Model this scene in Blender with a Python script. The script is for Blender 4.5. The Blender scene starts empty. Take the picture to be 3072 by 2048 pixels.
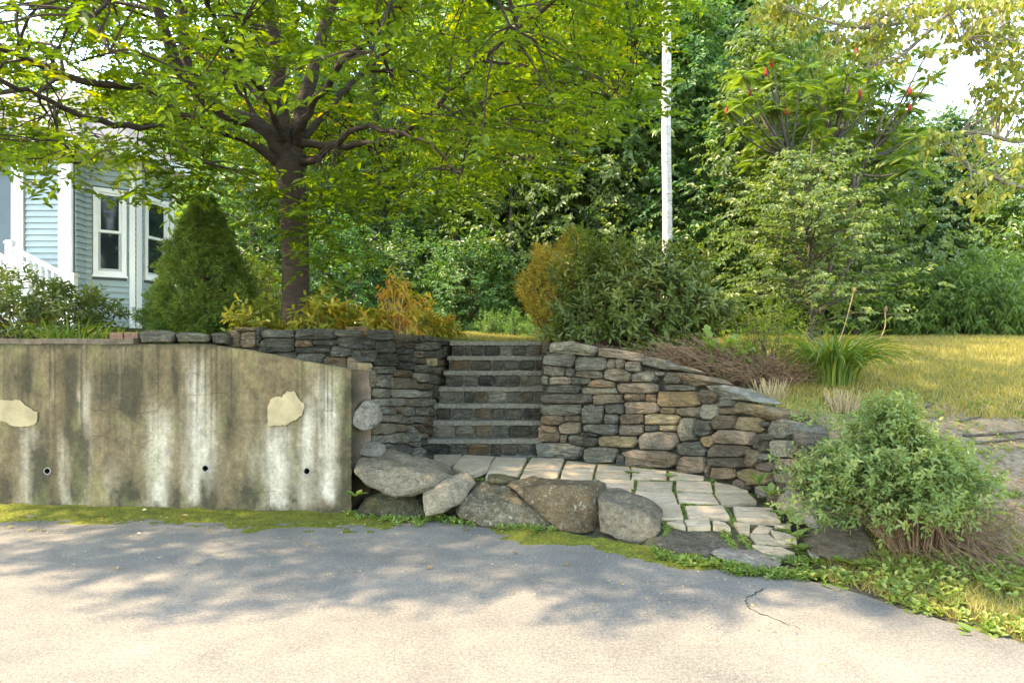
import bpy, bmesh, math, random
import numpy as np
from mathutils import Vector, noise as mnoise

sc = bpy.context.scene
R = math.radians
# ------------------------------------------------------------------ camera, sky, sun, exposure
cam = bpy.data.objects.new('camera', bpy.data.cameras.new('camera'))
sc.collection.objects.link(cam)
cam.location = (0, 0, 1.6)
cam.rotation_euler = (R(90), 0, 0)
cam.data.lens = 24.0
cam.data.sensor_width = 36.0
cam.data.clip_start = 0.05
cam.data.clip_end = 2000
sc.camera = cam

SUN_EL, SUN_AZ = 52.0, -93.0          # azimuth from +Y (view axis), clockwise seen from above
w = bpy.data.worlds.new('World'); sc.world = w; w.use_nodes = True
nt = w.node_tree; nt.nodes.clear()
sky = nt.nodes.new('ShaderNodeTexSky'); sky.sky_type = 'NISHITA'; sky.sun_disc = False
sky.sun_elevation = R(SUN_EL); sky.sun_rotation = R(SUN_AZ)
sky.air_density = 1.0; sky.dust_density = 0.3; sky.ozone_density = 4.0
bg = nt.nodes.new('ShaderNodeBackground'); bg.inputs['Strength'].default_value = 0.15
wo = nt.nodes.new('ShaderNodeOutputWorld')
nt.links.new(sky.outputs[0], bg.inputs[0]); nt.links.new(bg.outputs[0], wo.inputs[0])

sd = bpy.data.lights.new('sun', 'SUN'); sd.energy = 1.5; sd.angle = R(1.1); sd.color = (1.0, 0.955, 0.89)
sun = bpy.data.objects.new('sun', sd); sc.collection.objects.link(sun)
sv = Vector((math.sin(R(SUN_AZ)) * math.cos(R(SUN_EL)), math.cos(R(SUN_AZ)) * math.cos(R(SUN_EL)), math.sin(R(SUN_EL))))
sun.rotation_euler = sv.to_track_quat('Z', 'Y').to_euler()
sun.location = (-16, 1, 22)

sc.view_settings.view_transform = 'Standard'; sc.view_settings.look = 'None'
sc.view_settings.gamma = 1.0; sc.view_settings.use_curve_mapping = False
sc.view_settings.exposure = 3.6
sc.view_settings.use_white_balance = True          # the camera is balanced for the open shade
sc.view_settings.white_balance_temperature = 9400
sc.view_settings.white_balance_tint = 13
try:
    sc.cycles.max_bounces = 8; sc.cycles.diffuse_bounces = 4; sc.cycles.transmission_bounces = 6
    sc.cycles.glossy_bounces = 3; sc.cycles.transparent_max_bounces = 4
    sc.cycles.use_denoising = True
    sc.cycles.sample_clamp_indirect = 6.0
except Exception:
    pass

# ------------------------------------------------------------------ helpers
F0, CX, CY, EYE = 2048.0, 1536.0, 1024.0, 1.6
RS = np.random.default_rng(11)
WL = {}                                  # world location of each object (no parent is rotated while building)

def P(px, py, d):
    """the world point at distance d along the view axis that the photograph shows at pixel (px, py)"""
    return np.array([(px - CX) / F0 * d, d, EYE - (py - CY) / F0 * d])

def nrm(a):
    a = np.asarray(a, float)
    return a / np.maximum(np.linalg.norm(a, axis=-1, keepdims=True), 1e-9)

def tag(o, label=None, cat=None, group=None, kind=None):
    if label: o['label'] = label
    if cat: o['category'] = cat
    if group: o['group'] = group
    if kind: o['kind'] = kind
    return o

def thing(name, loc, label, cat, group=None, kind=None):
    o = bpy.data.objects.new(name, None); sc.collection.objects.link(o)
    o.empty_display_size = 0.1
    o.location = loc; WL[o.name] = np.array(loc, float)
    return tag(o, label, cat, group, kind)

def mk(name, V, Fc, mat, parent=None, smooth=False, tint=None, col=None, origin=None, tint_domain='FACE'):
    V = np.asarray(V, np.float64).reshape(-1, 3)
    if origin is None:
        lo, hi = V.min(0), V.max(0)
        origin = (lo + hi) / 2
        if parent is None: origin[2] = lo[2]
    V = V - origin
    me = bpy.data.meshes.new(name)
    if isinstance(Fc, np.ndarray):
        k = Fc.shape[1]; flat = Fc.ravel().astype(np.int32); starts = np.arange(0, len(flat), k, dtype=np.int32); nf = len(Fc)
    else:
        lens = np.array([len(f) for f in Fc], np.int32); flat = np.concatenate([np.asarray(f, np.int32) for f in Fc])
        starts = np.concatenate([[0], np.cumsum(lens)[:-1]]).astype(np.int32); nf = len(Fc)
    me.vertices.add(len(V)); me.vertices.foreach_set('co', V.astype(np.float32).ravel())
    me.loops.add(len(flat)); me.loops.foreach_set('vertex_index', flat)
    me.polygons.add(nf); me.polygons.foreach_set('loop_start', starts)
    me.update(calc_edges=True)
    me.polygons.foreach_set('use_smooth', np.full(nf, bool(smooth)))
    if tint is not None:
        at = me.attributes.new('tint', 'FLOAT', tint_domain); at.data.foreach_set('value', np.asarray(tint, np.float32))
    if col is not None:
        at = me.color_attributes.new('paint', 'FLOAT_COLOR', 'POINT')
        c = np.ones((len(V), 4), np.float32); c[:, :3] = col
        at.data.foreach_set('color', c.ravel())
    if mat: me.materials.append(mat)
    o = bpy.data.objects.new(name, me); sc.collection.objects.link(o)
    WL[o.name] = np.array(origin, float)
    if parent is not None:
        o.parent = parent; o.location = np.array(origin) - WL[parent.name]
    else:
        o.location = origin
    return o

class MB:
    """collects verts / faces of many shapes into one mesh"""
    def __init__(s): s.V = []; s.F = []; s.n = 0; s.T = []
    def add(s, V, Fs, t=None):
        V = np.asarray(V, float).reshape(-1, 3)
        for f in Fs: s.F.append([int(i) + s.n for i in f])
        if t is not None: s.T += [t] * len(Fs)
        s.V.append(V); s.n += len(V)
    def box(s, lo, hi):
        (a, b, c), (d, e, f) = lo, hi
        s.add([(a,b,c),(d,b,c),(d,e,c),(a,e,c),(a,b,f),(d,b,f),(d,e,f),(a,e,f)],
              [(3,2,1,0),(4,5,6,7),(0,1,5,4),(1,2,6,5),(2,3,7,6),(3,0,4,7)])
    def bar(s, a, b, wd, ht, up=(0,0,1)):
        a = np.array(a, float); b = np.array(b, float); d = nrm(b - a); u = np.array(up, float)
        u = nrm(u - d * np.dot(u, d)); r = np.cross(d, u)
        q = [(-1,-1),(1,-1),(1,1),(-1,1)]
        V = [a + r*i*wd/2 + u*j*ht/2 for i, j in q] + [b + r*i*wd/2 + u*j*ht/2 for i, j in q]
        s.add(V, [(3,2,1,0),(4,5,6,7),(0,1,5,4),(1,2,6,5),(2,3,7,6),(3,0,4,7)])
    def prism(s, poly, ext):
        """polygon (n x 3) extruded by vector ext"""
        p = np.asarray(poly, float); n = len(p)
        s.add(np.vstack([p, p + np.asarray(ext, float)]),
              [list(range(n))[::-1], list(range(n, 2*n))] + [(i, (i+1) % n, (i+1) % n + n, i + n) for i in range(n)])
    def tube(s, pts, rad, sides=5, cap=False):
        pts = np.asarray(pts, float); n = len(pts)
        rad = np.broadcast_to(np.asarray(rad, float), (n,))
        tg = np.gradient(pts, axis=0); tg = nrm(tg)
        ref = np.array([0.31, 0.95, 0.05]) if abs(tg[0] @ np.array([0.31, .95, .05])) < .9 else np.array([1., 0, 0])
        u = nrm(np.cross(tg, ref)); v = np.cross(tg, u)
        a = np.arange(sides) * 2 * math.pi / sides
        ring = pts[:, None, :] + rad[:, None, None] * (np.cos(a)[None, :, None] * u[:, None, :] + np.sin(a)[None, :, None] * v[:, None, :])
        Fs = []
        for i in range(n - 1):
            for j in range(sides):
                k = (j + 1) % sides
                Fs.append((i*sides + j, i*sides + k, (i+1)*sides + k, (i+1)*sides + j))
        if cap: Fs += [tuple(range(sides))[::-1], tuple((n-1)*sides + j for j in range(sides))]
        s.add(ring.reshape(-1, 3), Fs)
    def build(s, name, mat, parent=None, smooth=False, **k):
        return mk(name, np.vstack(s.V), s.F, mat, parent, smooth, **k)

def spline(pts, n):
    """n points on a smooth curve through pts (Catmull-Rom)"""
    p = np.asarray(pts, float); p = np.vstack([2*p[0]-p[1], p, 2*p[-1]-p[-2]])
    m = len(p) - 3; out = []
    for t in np.linspace(0, m - 1e-6, n):
        i = int(t); f = t - i; a, b, c, d = p[i:i+4]
        out.append(.5*((2*b) + (c-a)*f + (2*a-5*b+4*c-d)*f*f + (3*b-a-3*c+d)*f**3))
    return np.array(out)

def _hash(ix, iy, seed):
    h = (ix.astype(np.int64) * 374761393 + iy.astype(np.int64) * 668265263 + seed * 1442695041) & 0x7fffffff
    h = ((h ^ (h >> 13)) * 1274126177) & 0x7fffffff
    return ((h ^ (h >> 16)) & 0xffff) / 65535.0
def vnoise(x, y, seed=0):
    x = np.asarray(x, float); y = np.asarray(y, float)
    ix = np.floor(x); iy = np.floor(y); fx = x - ix; fy = y - iy
    fx = fx*fx*(3-2*fx); fy = fy*fy*(3-2*fy)
    a = _hash(ix, iy, seed); b = _hash(ix+1, iy, seed); c = _hash(ix, iy+1, seed); d = _hash(ix+1, iy+1, seed)
    return (a*(1-fx)+b*fx)*(1-fy) + (c*(1-fx)+d*fx)*fy
def fbm(x, y, seed=0, o=4):
    s = 0; amp = .5; t = 0
    for i in range(o):
        s = s + amp*vnoise(np.asarray(x)*2**i, np.asarray(y)*2**i, seed+i*17); t += amp; amp *= .55
    return s/t
def sstep(a, b, x):
    t = np.clip((np.asarray(x, float)-a)/(b-a), 0, 1); return t*t*(3-2*t)
def in_poly(x, y, poly):
    x = np.asarray(x); y = np.asarray(y); r = np.zeros(np.broadcast(x, y).shape, bool); n = len(poly)
    for i in range(n):
        (x0, y0), (x1, y1) = poly[i], poly[(i+1) % n]
        if y0 == y1: continue
        c = ((y0 > y) != (y1 > y)) & (x < (x1-x0)*(y-y0)/(y1-y0)+x0)
        r ^= c
    return r

# ------------------------------------------------------------------ materials
def node_mat(name):
    m = bpy.data.materials.new(name); m.use_nodes = True
    n = m.node_tree; n.nodes.clear()
    out = n.nodes.new('ShaderNodeOutputMaterial')
    b = n.nodes.new('ShaderNodeBsdfPrincipled'); n.links.new(b.outputs[0], out.inputs[0])
    return m, n, b, out
def N(n, t, **k):
    x = n.nodes.new(t)
    for a, v in k.items(): setattr(x, a, v)
    return x
def coords(n, scale=(1,1,1), kind='world', rot=(0,0,0)):
    mp = N(n, 'ShaderNodeMapping'); mp.inputs['Scale'].default_value = scale; mp.inputs['Rotation'].default_value = rot
    if kind == 'world':
        g = N(n, 'ShaderNodeNewGeometry'); n.links.new(g.outputs['Position'], mp.inputs[0])
    else:
        g = N(n, 'ShaderNodeTexCoord'); n.links.new(g.outputs['Object'], mp.inputs[0])
    return mp.outputs[0]
def noise(n, vec, scale, detail=6, rough=.6, dist=0):
    x = N(n, 'ShaderNodeTexNoise'); x.inputs['Scale'].default_value = scale; x.inputs['Detail'].default_value = detail
    x.inputs['Roughness'].default_value = rough; x.inputs['Distortion'].default_value = dist
    n.links.new(vec, x.inputs['Vector']); return x.outputs['Fac']
def ramp(n, fac, stops):
    r = N(n, 'ShaderNodeValToRGB'); e = r.color_ramp.elements
    while len(e) < len(stops): e.new(0.5)
    for el, (p, c) in zip(e, stops):
        el.position = p; el.color = (*c, 1) if len(c) == 3 else c
    n.links.new(fac, r.inputs[0]); return r.outputs[0]
def mix(n, a, b, fac, mode='MIX'):
    x = N(n, 'ShaderNodeMix', data_type='RGBA', blend_type=mode)
    for v, i in ((fac, 0), (a, 6), (b, 7)):
        if isinstance(v, (int, float)): x.inputs[i].default_value = v
        elif isinstance(v, tuple): x.inputs[i].default_value = (*v, 1)
        else: n.links.new(v, x.inputs[i])
    return x.outputs[2]
def bump(n, b, h, strength=.5, dist=.02):
    x = N(n, 'ShaderNodeBump'); x.inputs['Strength'].default_value = strength; x.inputs['Distance'].default_value = dist
    n.links.new(h, x.inputs['Height']); n.links.new(x.outputs[0], b.inputs['Normal'])
def objrand(n):
    return N(n, 'ShaderNodeObjectInfo').outputs['Random']

def simple(name, c, rough=.6, spec=.3, var=.15, scale=20):
    m, n, b, _ = node_mat(name)
    f = noise(n, coords(n), scale)
    col = ramp(n, f, [(.3, tuple(v*(1-var) for v in c)), (.7, tuple(min(1, v*(1+var)) for v in c))])
    n.links.new(col, b.inputs['Base Color']); b.inputs['Roughness'].default_value = rough
    b.inputs['Specular IOR Level'].default_value = spec
    bump(n, b, f, .15, .01)
    return m

def leafmat(name, stops, trans=1.6, tcol=(1.0, 1.0, .35), fac=.45, rough=.5, spec=.35):
    """leaf colour by the 'tint' of each leaf; front lit by a glossy diffuse, back lit by translucency"""
    m, n, b, out = node_mat(name)
    a = N(n, 'ShaderNodeAttribute', attribute_name='tint')
    c = ramp(n, a.outputs['Fac'], stops)
    n.links.new(c, b.inputs['Base Color']); b.inputs['Roughness'].default_value = rough
    b.inputs['Specular IOR Level'].default_value = spec
    t = N(n, 'ShaderNodeBsdfTranslucent')
    tc = mix(n, c, tuple(trans*v for v in tcol), 1.0, 'MULTIPLY'); n.links.new(tc, t.inputs[0])
    mx = N(n, 'ShaderNodeMixShader'); mx.inputs[0].default_value = fac
    n.links.new(b.outputs[0], mx.inputs[1]); n.links.new(t.outputs[0], mx.inputs[2]); n.links.new(mx.outputs[0], out.inputs[0])
    return m

def stone_mat(name, lo, mid, hi, lich=.35, lam=(3,3,22)):
    m, n, b, _ = node_mat(name)
    r = objrand(n)
    v = coords(n, lam); v2 = coords(n)
    f = noise(n, v, 2.2, 7, .65, .6)
    g = noise(n, v2, 9, 8, .7)
    base = ramp(n, f, [(.25, lo), (.5, mid), (.75, hi)])
    val = N(n, 'ShaderNodeMapRange'); val.inputs[3].default_value = .62; val.inputs[4].default_value = 1.45; n.links.new(r, val.inputs[0])
    comb = N(n, 'ShaderNodeCombineColor')
    for i in range(3): n.links.new(val.outputs[0], comb.inputs[i])
    base = mix(n, base, comb.outputs[0], 1.0, 'MULTIPLY')
    # a warm rusty cast on some stones
    wv = N(n, 'ShaderNodeMath', operation='MULTIPLY'); wv.inputs[1].default_value = 7.13; n.links.new(r, wv.inputs[0])
    fr = N(n, 'ShaderNodeMath', operation='FRACT'); n.links.new(wv.outputs[0], fr.inputs[0])
    pw = N(n, 'ShaderNodeMath', operation='POWER'); pw.inputs[1].default_value = 4.0; n.links.new(fr.outputs[0], pw.inputs[0])
    pm = N(n, 'ShaderNodeMath', operation='MULTIPLY'); n.links.new(pw.outputs[0], pm.inputs[0]); n.links.new(g, pm.inputs[1])
    base = mix(n, base, (.20, .115, .05), pm.outputs[0])
    big = noise(n, v2, 2.6, 5, .6, .5)
    base = mix(n, base, ramp(n, big, [(.32, (.55,.54,.50)), (.55, (1,1,1)), (.72, (1.2,1.17,1.1))]), 1.0, 'MULTIPLY')
    # pale lichen flecks
    lf = noise(n, v2, 26, 6, .7)
    lm = ramp(n, lf, [(.56, (0,0,0)), (.68, (lich, lich, lich))])
    base = mix(n, base, (.36, .37, .28), lm)
    n.links.new(base, b.inputs['Base Color'])
    b.inputs['Roughness'].default_value = .9; b.inputs['Specular IOR Level'].default_value = .10
    gr = noise(n, v2, 60, 5, .75)
    base = mix(n, base, ramp(n, gr, [(.32, (.66,.65,.62)), (.5, (1,1,1)), (.68, (1.35,1.33,1.28))]), 1.0, 'MULTIPLY')
    n.links.new(base, b.inputs['Base Color'])
    h = N(n, 'ShaderNodeMath', operation='ADD'); n.links.new(f, h.inputs[0]); n.links.new(g, h.inputs[1])
    h2 = N(n, 'ShaderNodeMath', operation='MULTIPLY_ADD'); n.links.new(gr, h2.inputs[0]); h2.inputs[1].default_value = .4; n.links.new(h.outputs[0], h2.inputs[2])
    bump(n, b, h2.outputs[0], 1.0, .05)
    return m

M = {}
M['schist'] = stone_mat('grey schist', (.045,.043,.032), (.125,.118,.090), (.235,.225,.175))
M['schist_dark'] = stone_mat('dark weathered schist', (.024,.024,.018), (.058,.057,.044), (.12,.118,.090), .25)
M['schist_brown'] = stone_mat('brown schist', (.08,.062,.042), (.17,.135,.095), (.27,.22,.16), .2)
M['schist_ochre'] = stone_mat('tan ochre schist', (.13,.098,.05), (.25,.195,.11), (.36,.30,.19), .25)
M['schist_pale'] = stone_mat('pale lichened schist', (.085,.078,.054), (.165,.152,.11), (.27,.25,.185), .5)
M['boulder'] = stone_mat('tan granite boulder', (.105,.084,.055), (.20,.165,.112), (.285,.245,.18), .35, (9,9,11))
M['boulder_lichen'] = stone_mat('lichen crusted boulder', (.045,.036,.022), (.105,.087,.056), (.19,.165,.115), .85, (9,9,11))
M['boulder_grey'] = stone_mat('grey boulder', (.12,.105,.08), (.23,.205,.165), (.33,.30,.25), .35, (9,9,11))
M['boulder_moss'] = stone_mat('mossy dark boulder', (.05,.052,.025), (.10,.095,.05), (.17,.15,.09), .1, (9,9,11))
M['core'] = simple('wall core of earth and rubble', (.035,.033,.026), .95, .1)
M['mortar'] = simple('grey mortar between riser stones', (.13,.13,.11), .95, .1)

def flag_material():
    m, n, b, _ = node_mat('split bluestone flags')
    v = coords(n, (5, 26, 5)); v2 = coords(n)
    f = noise(n, v, 1.6, 7, .65, .5); g = noise(n, v2, 6, 6, .6)
    c = ramp(n, f, [(.3, (.22,.155,.09)), (.5, (.34,.262,.172)), (.7, (.42,.345,.25))])
    r = objrand(n)
    c = mix(n, c, ramp(n, r, [(0, (.78,.78,.72)), (.5, (1,.97,.9)), (1, (1.1,1.05,1.0))]), 1.0, 'MULTIPLY')
    c = mix(n, c, (.15,.14,.07), ramp(n, g, [(.55, (0,0,0)), (.75, (.6,.6,.6))]))
    n.links.new(c, b.inputs['Base Color']); b.inputs['Roughness'].default_value = .85
    bump(n, b, f, .5, .012); return m
M['flag'] = flag_material()

def tread_material():
    m, n, b, _ = node_mat('grey granite tread')
    v2 = coords(n); f = noise(n, v2, 42, 6, .8); g = noise(n, v2, 5, 6, .6)
    c = ramp(n, f, [(.35, (.055,.051,.038)), (.55, (.155,.145,.113)), (.7, (.27,.253,.20))])
    c = mix(n, c, (.09,.095,.05), ramp(n, g, [(.5, (0,0,0)), (.75, (.7,.7,.7))]))
    n.links.new(c, b.inputs['Base Color']); b.inputs['Roughness'].default_value = .9; b.inputs['Specular IOR Level'].default_value = .1
    bump(n, b, f, .7, .012); return m
M['tread'] = tread_material()

def paint_material(name, scale=40, var=.35, rough=.9, bs=.4, bd=.01, spec=.2):
    """vertex-painted base colours (what the ground or the wall is made of) with fine grain"""
    m, n, b, _ = node_mat(name)
    a = N(n, 'ShaderNodeAttribute', attribute_name='paint')
    f = noise(n, coords(n), scale, 6, .7); g = noise(n, coords(n), scale*6, 3, .7)
    lo, hi = 1-var, 1+var
    c = mix(n, a.outputs['Color'], ramp(n, f, [(.3, (lo,)*3), (.7, (hi,)*3)]), 1.0, 'MULTIPLY')
    c = mix(n, c, ramp(n, g, [(.3, (1-var*.6,)*3), (.7, (1+var*.6,)*3)]), 1.0, 'MULTIPLY')
    n.links.new(c, b.inputs['Base Color']); b.inputs['Roughness'].default_value = rough; b.inputs['Specular IOR Level'].default_value = spec
    h = N(n, 'ShaderNodeMath', operation='ADD'); n.links.new(f, h.inputs[0]); n.links.new(g, h.inputs[1])
    bump(n, b, h.outputs[0], bs, bd); return m
M['ground'] = paint_material('soil mulch and turf', 22, .45, .95, .8, .03)
M['concrete'] = paint_material('weathered stained concrete', 30, .30, .9, .6, .010)
M['moss'] = simple('yellow green moss', (.085,.090,.014), .95, .1, .6, 45)

def asphalt():
    m, n, b, _ = node_mat('old grey asphalt')
    v = coords(n); f = noise(n, v, 140, 3, .75); g = noise(n, v, .9, 6, .6, .4); h = noise(n, v, 5, 6, .65)
    c = ramp(n, f, [(.32, (.074,.067,.056)), (.5, (.134,.122,.102)), (.68, (.218,.199,.166))])
    k = noise(n, v, 48, 4, .8)
    c = mix(n, c, ramp(n, k, [(.33, (.66,.66,.66)), (.5, (1,1,1)), (.66, (1.4,1.39,1.36))]), 1.0, 'MULTIPLY')
    c = mix(n, c, ramp(n, g, [(.32, (.74,.75,.76)), (.5, (.98,.97,.95)), (.68, (1.22,1.17,1.12))]), 1.0, 'MULTIPLY')
    c = mix(n, c, ramp(n, h, [(.3, (.88,.88,.90)), (.7, (1.1,1.1,1.07))]), 1.0, 'MULTIPLY')
    n.links.new(c, b.inputs['Base Color']); b.inputs['Roughness'].default_value = .85; b.inputs['Specular IOR Level'].default_value = .3
    bump(n, b, f, .6, .008); return m
M['asphalt'] = asphalt()
M['crack'] = simple('dark crack filling', (.03,.03,.026), .95, .1)

def bark(name, lo, hi, sc3=(14,14,3)):
    m, n, b, _ = node_mat(name)
    f = noise(n, coords(n, sc3), 1.6, 7, .65, .5)
    c = ramp(n, f, [(.3, lo), (.7, hi)])
    n.links.new(c, b.inputs['Base Color']); b.inputs['Roughness'].default_value = .85; b.inputs['Specular IOR Level'].default_value = .2
    bump(n, b, f, .9, .03); return m
M['cherry_bark'] = bark('dark banded cherry bark', (.018,.013,.009), (.062,.045,.032), (5,5,26))
M['wood_bark'] = bark('grey brown woodland bark', (.03,.025,.018), (.11,.095,.072))
M['maple_bark'] = bark('pale maple bark', (.09,.075,.055), (.24,.21,.16))
M['stem'] = bark('woody stems', (.05,.033,.02), (.14,.10,.06), (20,20,6))
M['dead_twig'] = bark('dead brown twigs', (.085,.050,.028), (.25,.155,.09), (20,20,8))
M['straw'] = bark('cut straw', (.22,.15,.07), (.48,.36,.20), (30,30,8))
M['green_stem'] = bark('green stems', (.05,.07,.015), (.13,.16,.05), (20,20,8))
def birch():
    m, n, b, _ = node_mat('white birch bark')
    f = noise(n, coords(n, (9,9,60)), 1.0, 4, .6); g = noise(n, coords(n, (6,6,9)), 1.2, 5, .65)
    c = ramp(n, g, [(.35, (.30,.285,.25)), (.6, (.45,.435,.395))])
    c = mix(n, c, (.09,.08,.07), ramp(n, f, [(.55, (0,0,0)), (.62, (.8,.8,.8))]))
    n.links.new(c, b.inputs['Base Color']); b.inputs['Roughness'].default_value = .7
    bump(n, b, f, .3, .01); return m
M['birch'] = birch()

M['white'] = simple('white trim paint', (.74,.75,.73), .45, .4, .04, 6)
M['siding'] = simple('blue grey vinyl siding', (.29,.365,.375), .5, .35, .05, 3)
M['siding_dark'] = simple('siding shaded inside porch', (.075,.11,.125), .55, .3, .06, 3)  # siding colour darkened to stand for the shade inside the porch
M['roof'] = simple('grey asphalt shingles', (.12,.12,.115), .9, .2, .3, 30)
M['screen'] = simple('window sash grey', (.42,.45,.44), .5, .3, .05, 5)
m, n, b, _ = node_mat('dark window glass'); b.inputs['Base Color'].default_value = (.012,.02,.022,1); b.inputs['Roughness'].default_value = .06
b.inputs['Specular IOR Level'].default_value = .55; M['glass'] = m
M['brick'] = simple('weathered brown brick', (.15,.085,.055), .9, .2, .3, 30)
M['timber'] = simple('weathered edging timber', (.10,.078,.052), .9, .2, .35, 14)
M['dark'] = simple('inside of drain pipe', (.012,.012,.010), .95, .05)
M['pvc'] = simple('grey drain pipe rim', (.20,.19,.16), .7, .3)
M['patch'] = simple('smooth cement patch', (.27,.215,.12), .85, .2, .26, 6)

M['cherry_leaf'] = leafmat('cherry leaves', [(0,(.035,.075,.012)),(.5,(.075,.125,.014)),(.85,(.13,.175,.018)),(1,(.24,.21,.02))], 2.4, (1.0,.95,.22), .5)
M['maple_leaf'] = leafmat('sunlit maple leaves', [(0,(.07,.105,.020)),(.5,(.14,.17,.035)),(1,(.26,.23,.05))], 1.9, (1,.95,.35), .42)
M['wood_leaf'] = leafmat('woodland leaves', [(0,(.045,.100,.036)),(.5,(.085,.155,.055)),(.85,(.13,.195,.055)),(1,(.18,.22,.06))], 2.0, (.95,1,.35), .45, .42, .5)
M['hornbeam_leaf'] = leafmat('pale green leaves', [(0,(.035,.075,.020)),(.5,(.085,.135,.035)),(1,(.17,.20,.055))], 1.9, (1,1,.35), .42, .45, .45)
M['sumac_leaf'] = leafmat('sumac leaflets', [(0,(.06,.11,.026)),(.6,(.11,.17,.036)),(1,(.18,.22,.045))], 2.0, (1,1,.28), .45)
M['shrub_leaf'] = leafmat('fresh green shrub leaves', [(0,(.028,.085,.026)),(.5,(.055,.14,.042)),(1,(.12,.19,.05))], 1.7, (.95,1,.35), .42)
M['rhodo_leaf'] = leafmat('leathery dark leaves', [(0,(.040,.068,.014)),(.6,(.085,.125,.026)),(1,(.18,.19,.045))], 1.4, (1,1,.35), .3, .48, .4)
M['spruce_leaf'] = leafmat('dwarf spruce needles', [(0,(.035,.075,.016)),(.6,(.08,.135,.022)),(1,(.15,.19,.03))], 1.5, (1,1,.4), .25, .6, .25)
M['orange_leaf'] = leafmat('browned sunlit arborvitae sprays', [(0,(.16,.12,.020)),(.5,(.34,.26,.038)),(1,(.42,.36,.06))], 1.4, (1,.85,.35), .35)  # browning plus left-hand sunlight put into the colour
M['yellow_leaf'] = leafmat('yellowing perennial leaves', [(0,(.06,.10,.016)),(.45,(.17,.18,.022)),(.8,(.32,.25,.028)),(1,(.30,.13,.03))], 1.7, (1,.9,.3), .45)
M['spirea_leaf'] = leafmat('spirea leaves', [(0,(.06,.11,.030)),(.55,(.13,.19,.055)),(1,(.26,.27,.09))], 1.6, (1,1,.4), .38)
M['lime_leaf'] = leafmat('yellow green spirea leaves', [(0,(.07,.11,.016)),(.5,(.15,.19,.022)),(1,(.25,.26,.035))], 1.7, (1,.95,.3), .42)
M['lily_leaf'] = leafmat('daylily blades', [(0,(.045,.095,.020)),(.6,(.11,.175,.032)),(1,(.24,.25,.05))], 1.6, (1,1,.3), .38)
M['weed_leaf'] = leafmat('weed leaves', [(0,(.07,.13,.025)),(.6,(.15,.22,.045)),(1,(.28,.28,.07))], 1.6, (1,1,.35), .38)
M['turf'] = leafmat('dry lawn grass', [(0,(.12,.135,.028)),(.5,(.26,.22,.055)),(1,(.40,.31,.09))], 1.3, (1,.95,.4), .35)
M['dead_leaf'] = leafmat('fallen yellow leaves', [(0,(.20,.09,.03)),(.5,(.36,.24,.06)),(1,(.50,.42,.22))], 1.2, (1,.9,.4), .3)
M['sumac_red'] = simple('sumac fruit', (.20,.022,.012), .8, .2, .3, 60)
# ------------------------------------------------------------------ the lie of the land
DRIVE_EDGE = [(-60,-60),(-60,7.2),(-9,7.2),(-5.0,6.74),(-1.5,6.36),(-1.2,6.3),(-.5,6.02),(.2,5.78),(.7,5.5),(1.0,5.3),(1.14,5.06),(1.48,4.93),
              (1.78,4.74),(2.08,4.51),(2.23,4.31),(2.34,4.12),(2.53,3.87),(2.71,3.62),(2.95,3.26),(3.2,2.9),(4,1.5),(6,-5),(12,-60)]
LOW = [(-500,-500),(-500,7.32),(-9.2,7.32),(-1.6,6.5),(-1.46,6.62),(-1.1,8.0),(-.95,9.25),(.55,9.25),(.52,8.1),(1.45,7.68),(2.08,7.18),(2.42,6.35),
       (2.55,5.75),(2.55,5.35),(2.25,4.95),(2.1,4.55),(2.26,4.35),(2.37,4.16),(2.56,3.9),(2.74,3.65),(2.98,3.28),(3.23,2.92),(4.03,1.5),(6.03,-5),(30,-500)]
def patio_z(y):
    return np.interp(y, [4.6,4.95,6.8,30], [.0,.035,.27,.27])
def high_z(x, y):
    left = np.interp(y, [6,8,11,14,20,40,400], [1.52,1.56,1.74,1.80,1.85,2.2,4])
    mid = np.interp(y, [7,9.2,12,16,22,40,400], [1.58,1.595,1.66,1.755,1.80,2.2,4])
    right = np.interp(y, [-5,3.4,4.5,5,6,7,8,9.5,12,16,22,40,400], [.0,.015,.12,.28,.62,.95,1.2,1.42,1.62,1.74,1.80,2.2,4])
    t = sstep(-1.6, .2, x)
    z = left*(1-t)+mid*t
    t2 = np.maximum(sstep(.6, 2.8, x), sstep(6.5, 5.5, y)*(x > 0))
    return z*(1-t2)+right*t2
def ground_z(x, y):
    x = np.asarray(x, float); y = np.asarray(y, float)
    hz = high_z(x, y) + .02*(fbm(x*2.3, y*2.3, 5)-.5) + .05*(fbm(x*.5, y*.5, 9)-.5)*sstep(9, 14, y)
    ex = np.interp(y, [2.0,2.9,3.26,3.62,3.87,4.12,4.31,4.51,4.95,5.4], [3.8,3.2,2.95,2.71,2.53,2.34,2.23,2.10,2.12,2.40])
    hz = np.where((x > 1) & (y < 5.4), hz*np.clip((x-ex)/.85, .04, 1), hz)      # the verge rises gently from the asphalt
    hz = np.maximum(hz, .012)
    low = in_poly(x, y, LOW); drv = in_poly(x, y, DRIVE_EDGE)
    fl = np.interp(x, [-1.5,-1.2,-.5,.2,.7,1.0,1.14,1.48,1.78,2.08], [6.36,6.3,6.02,5.78,5.5,5.3,5.06,4.93,4.74,4.51])
    back = sstep(.16, .42, y-fl)                      # the bank behind the row of boulders
    lz = np.where(drv, -.02, (patio_z(y)-.022+.012*(fbm(x*6, y*6, 3)-.5))*np.where(x < 1.05, back, 1)-.006*(x < 1.05))
    return np.where(low, lz, hz)
def gz(x, y): return float(ground_z(np.array([x]), np.array([y]))[0])

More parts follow.
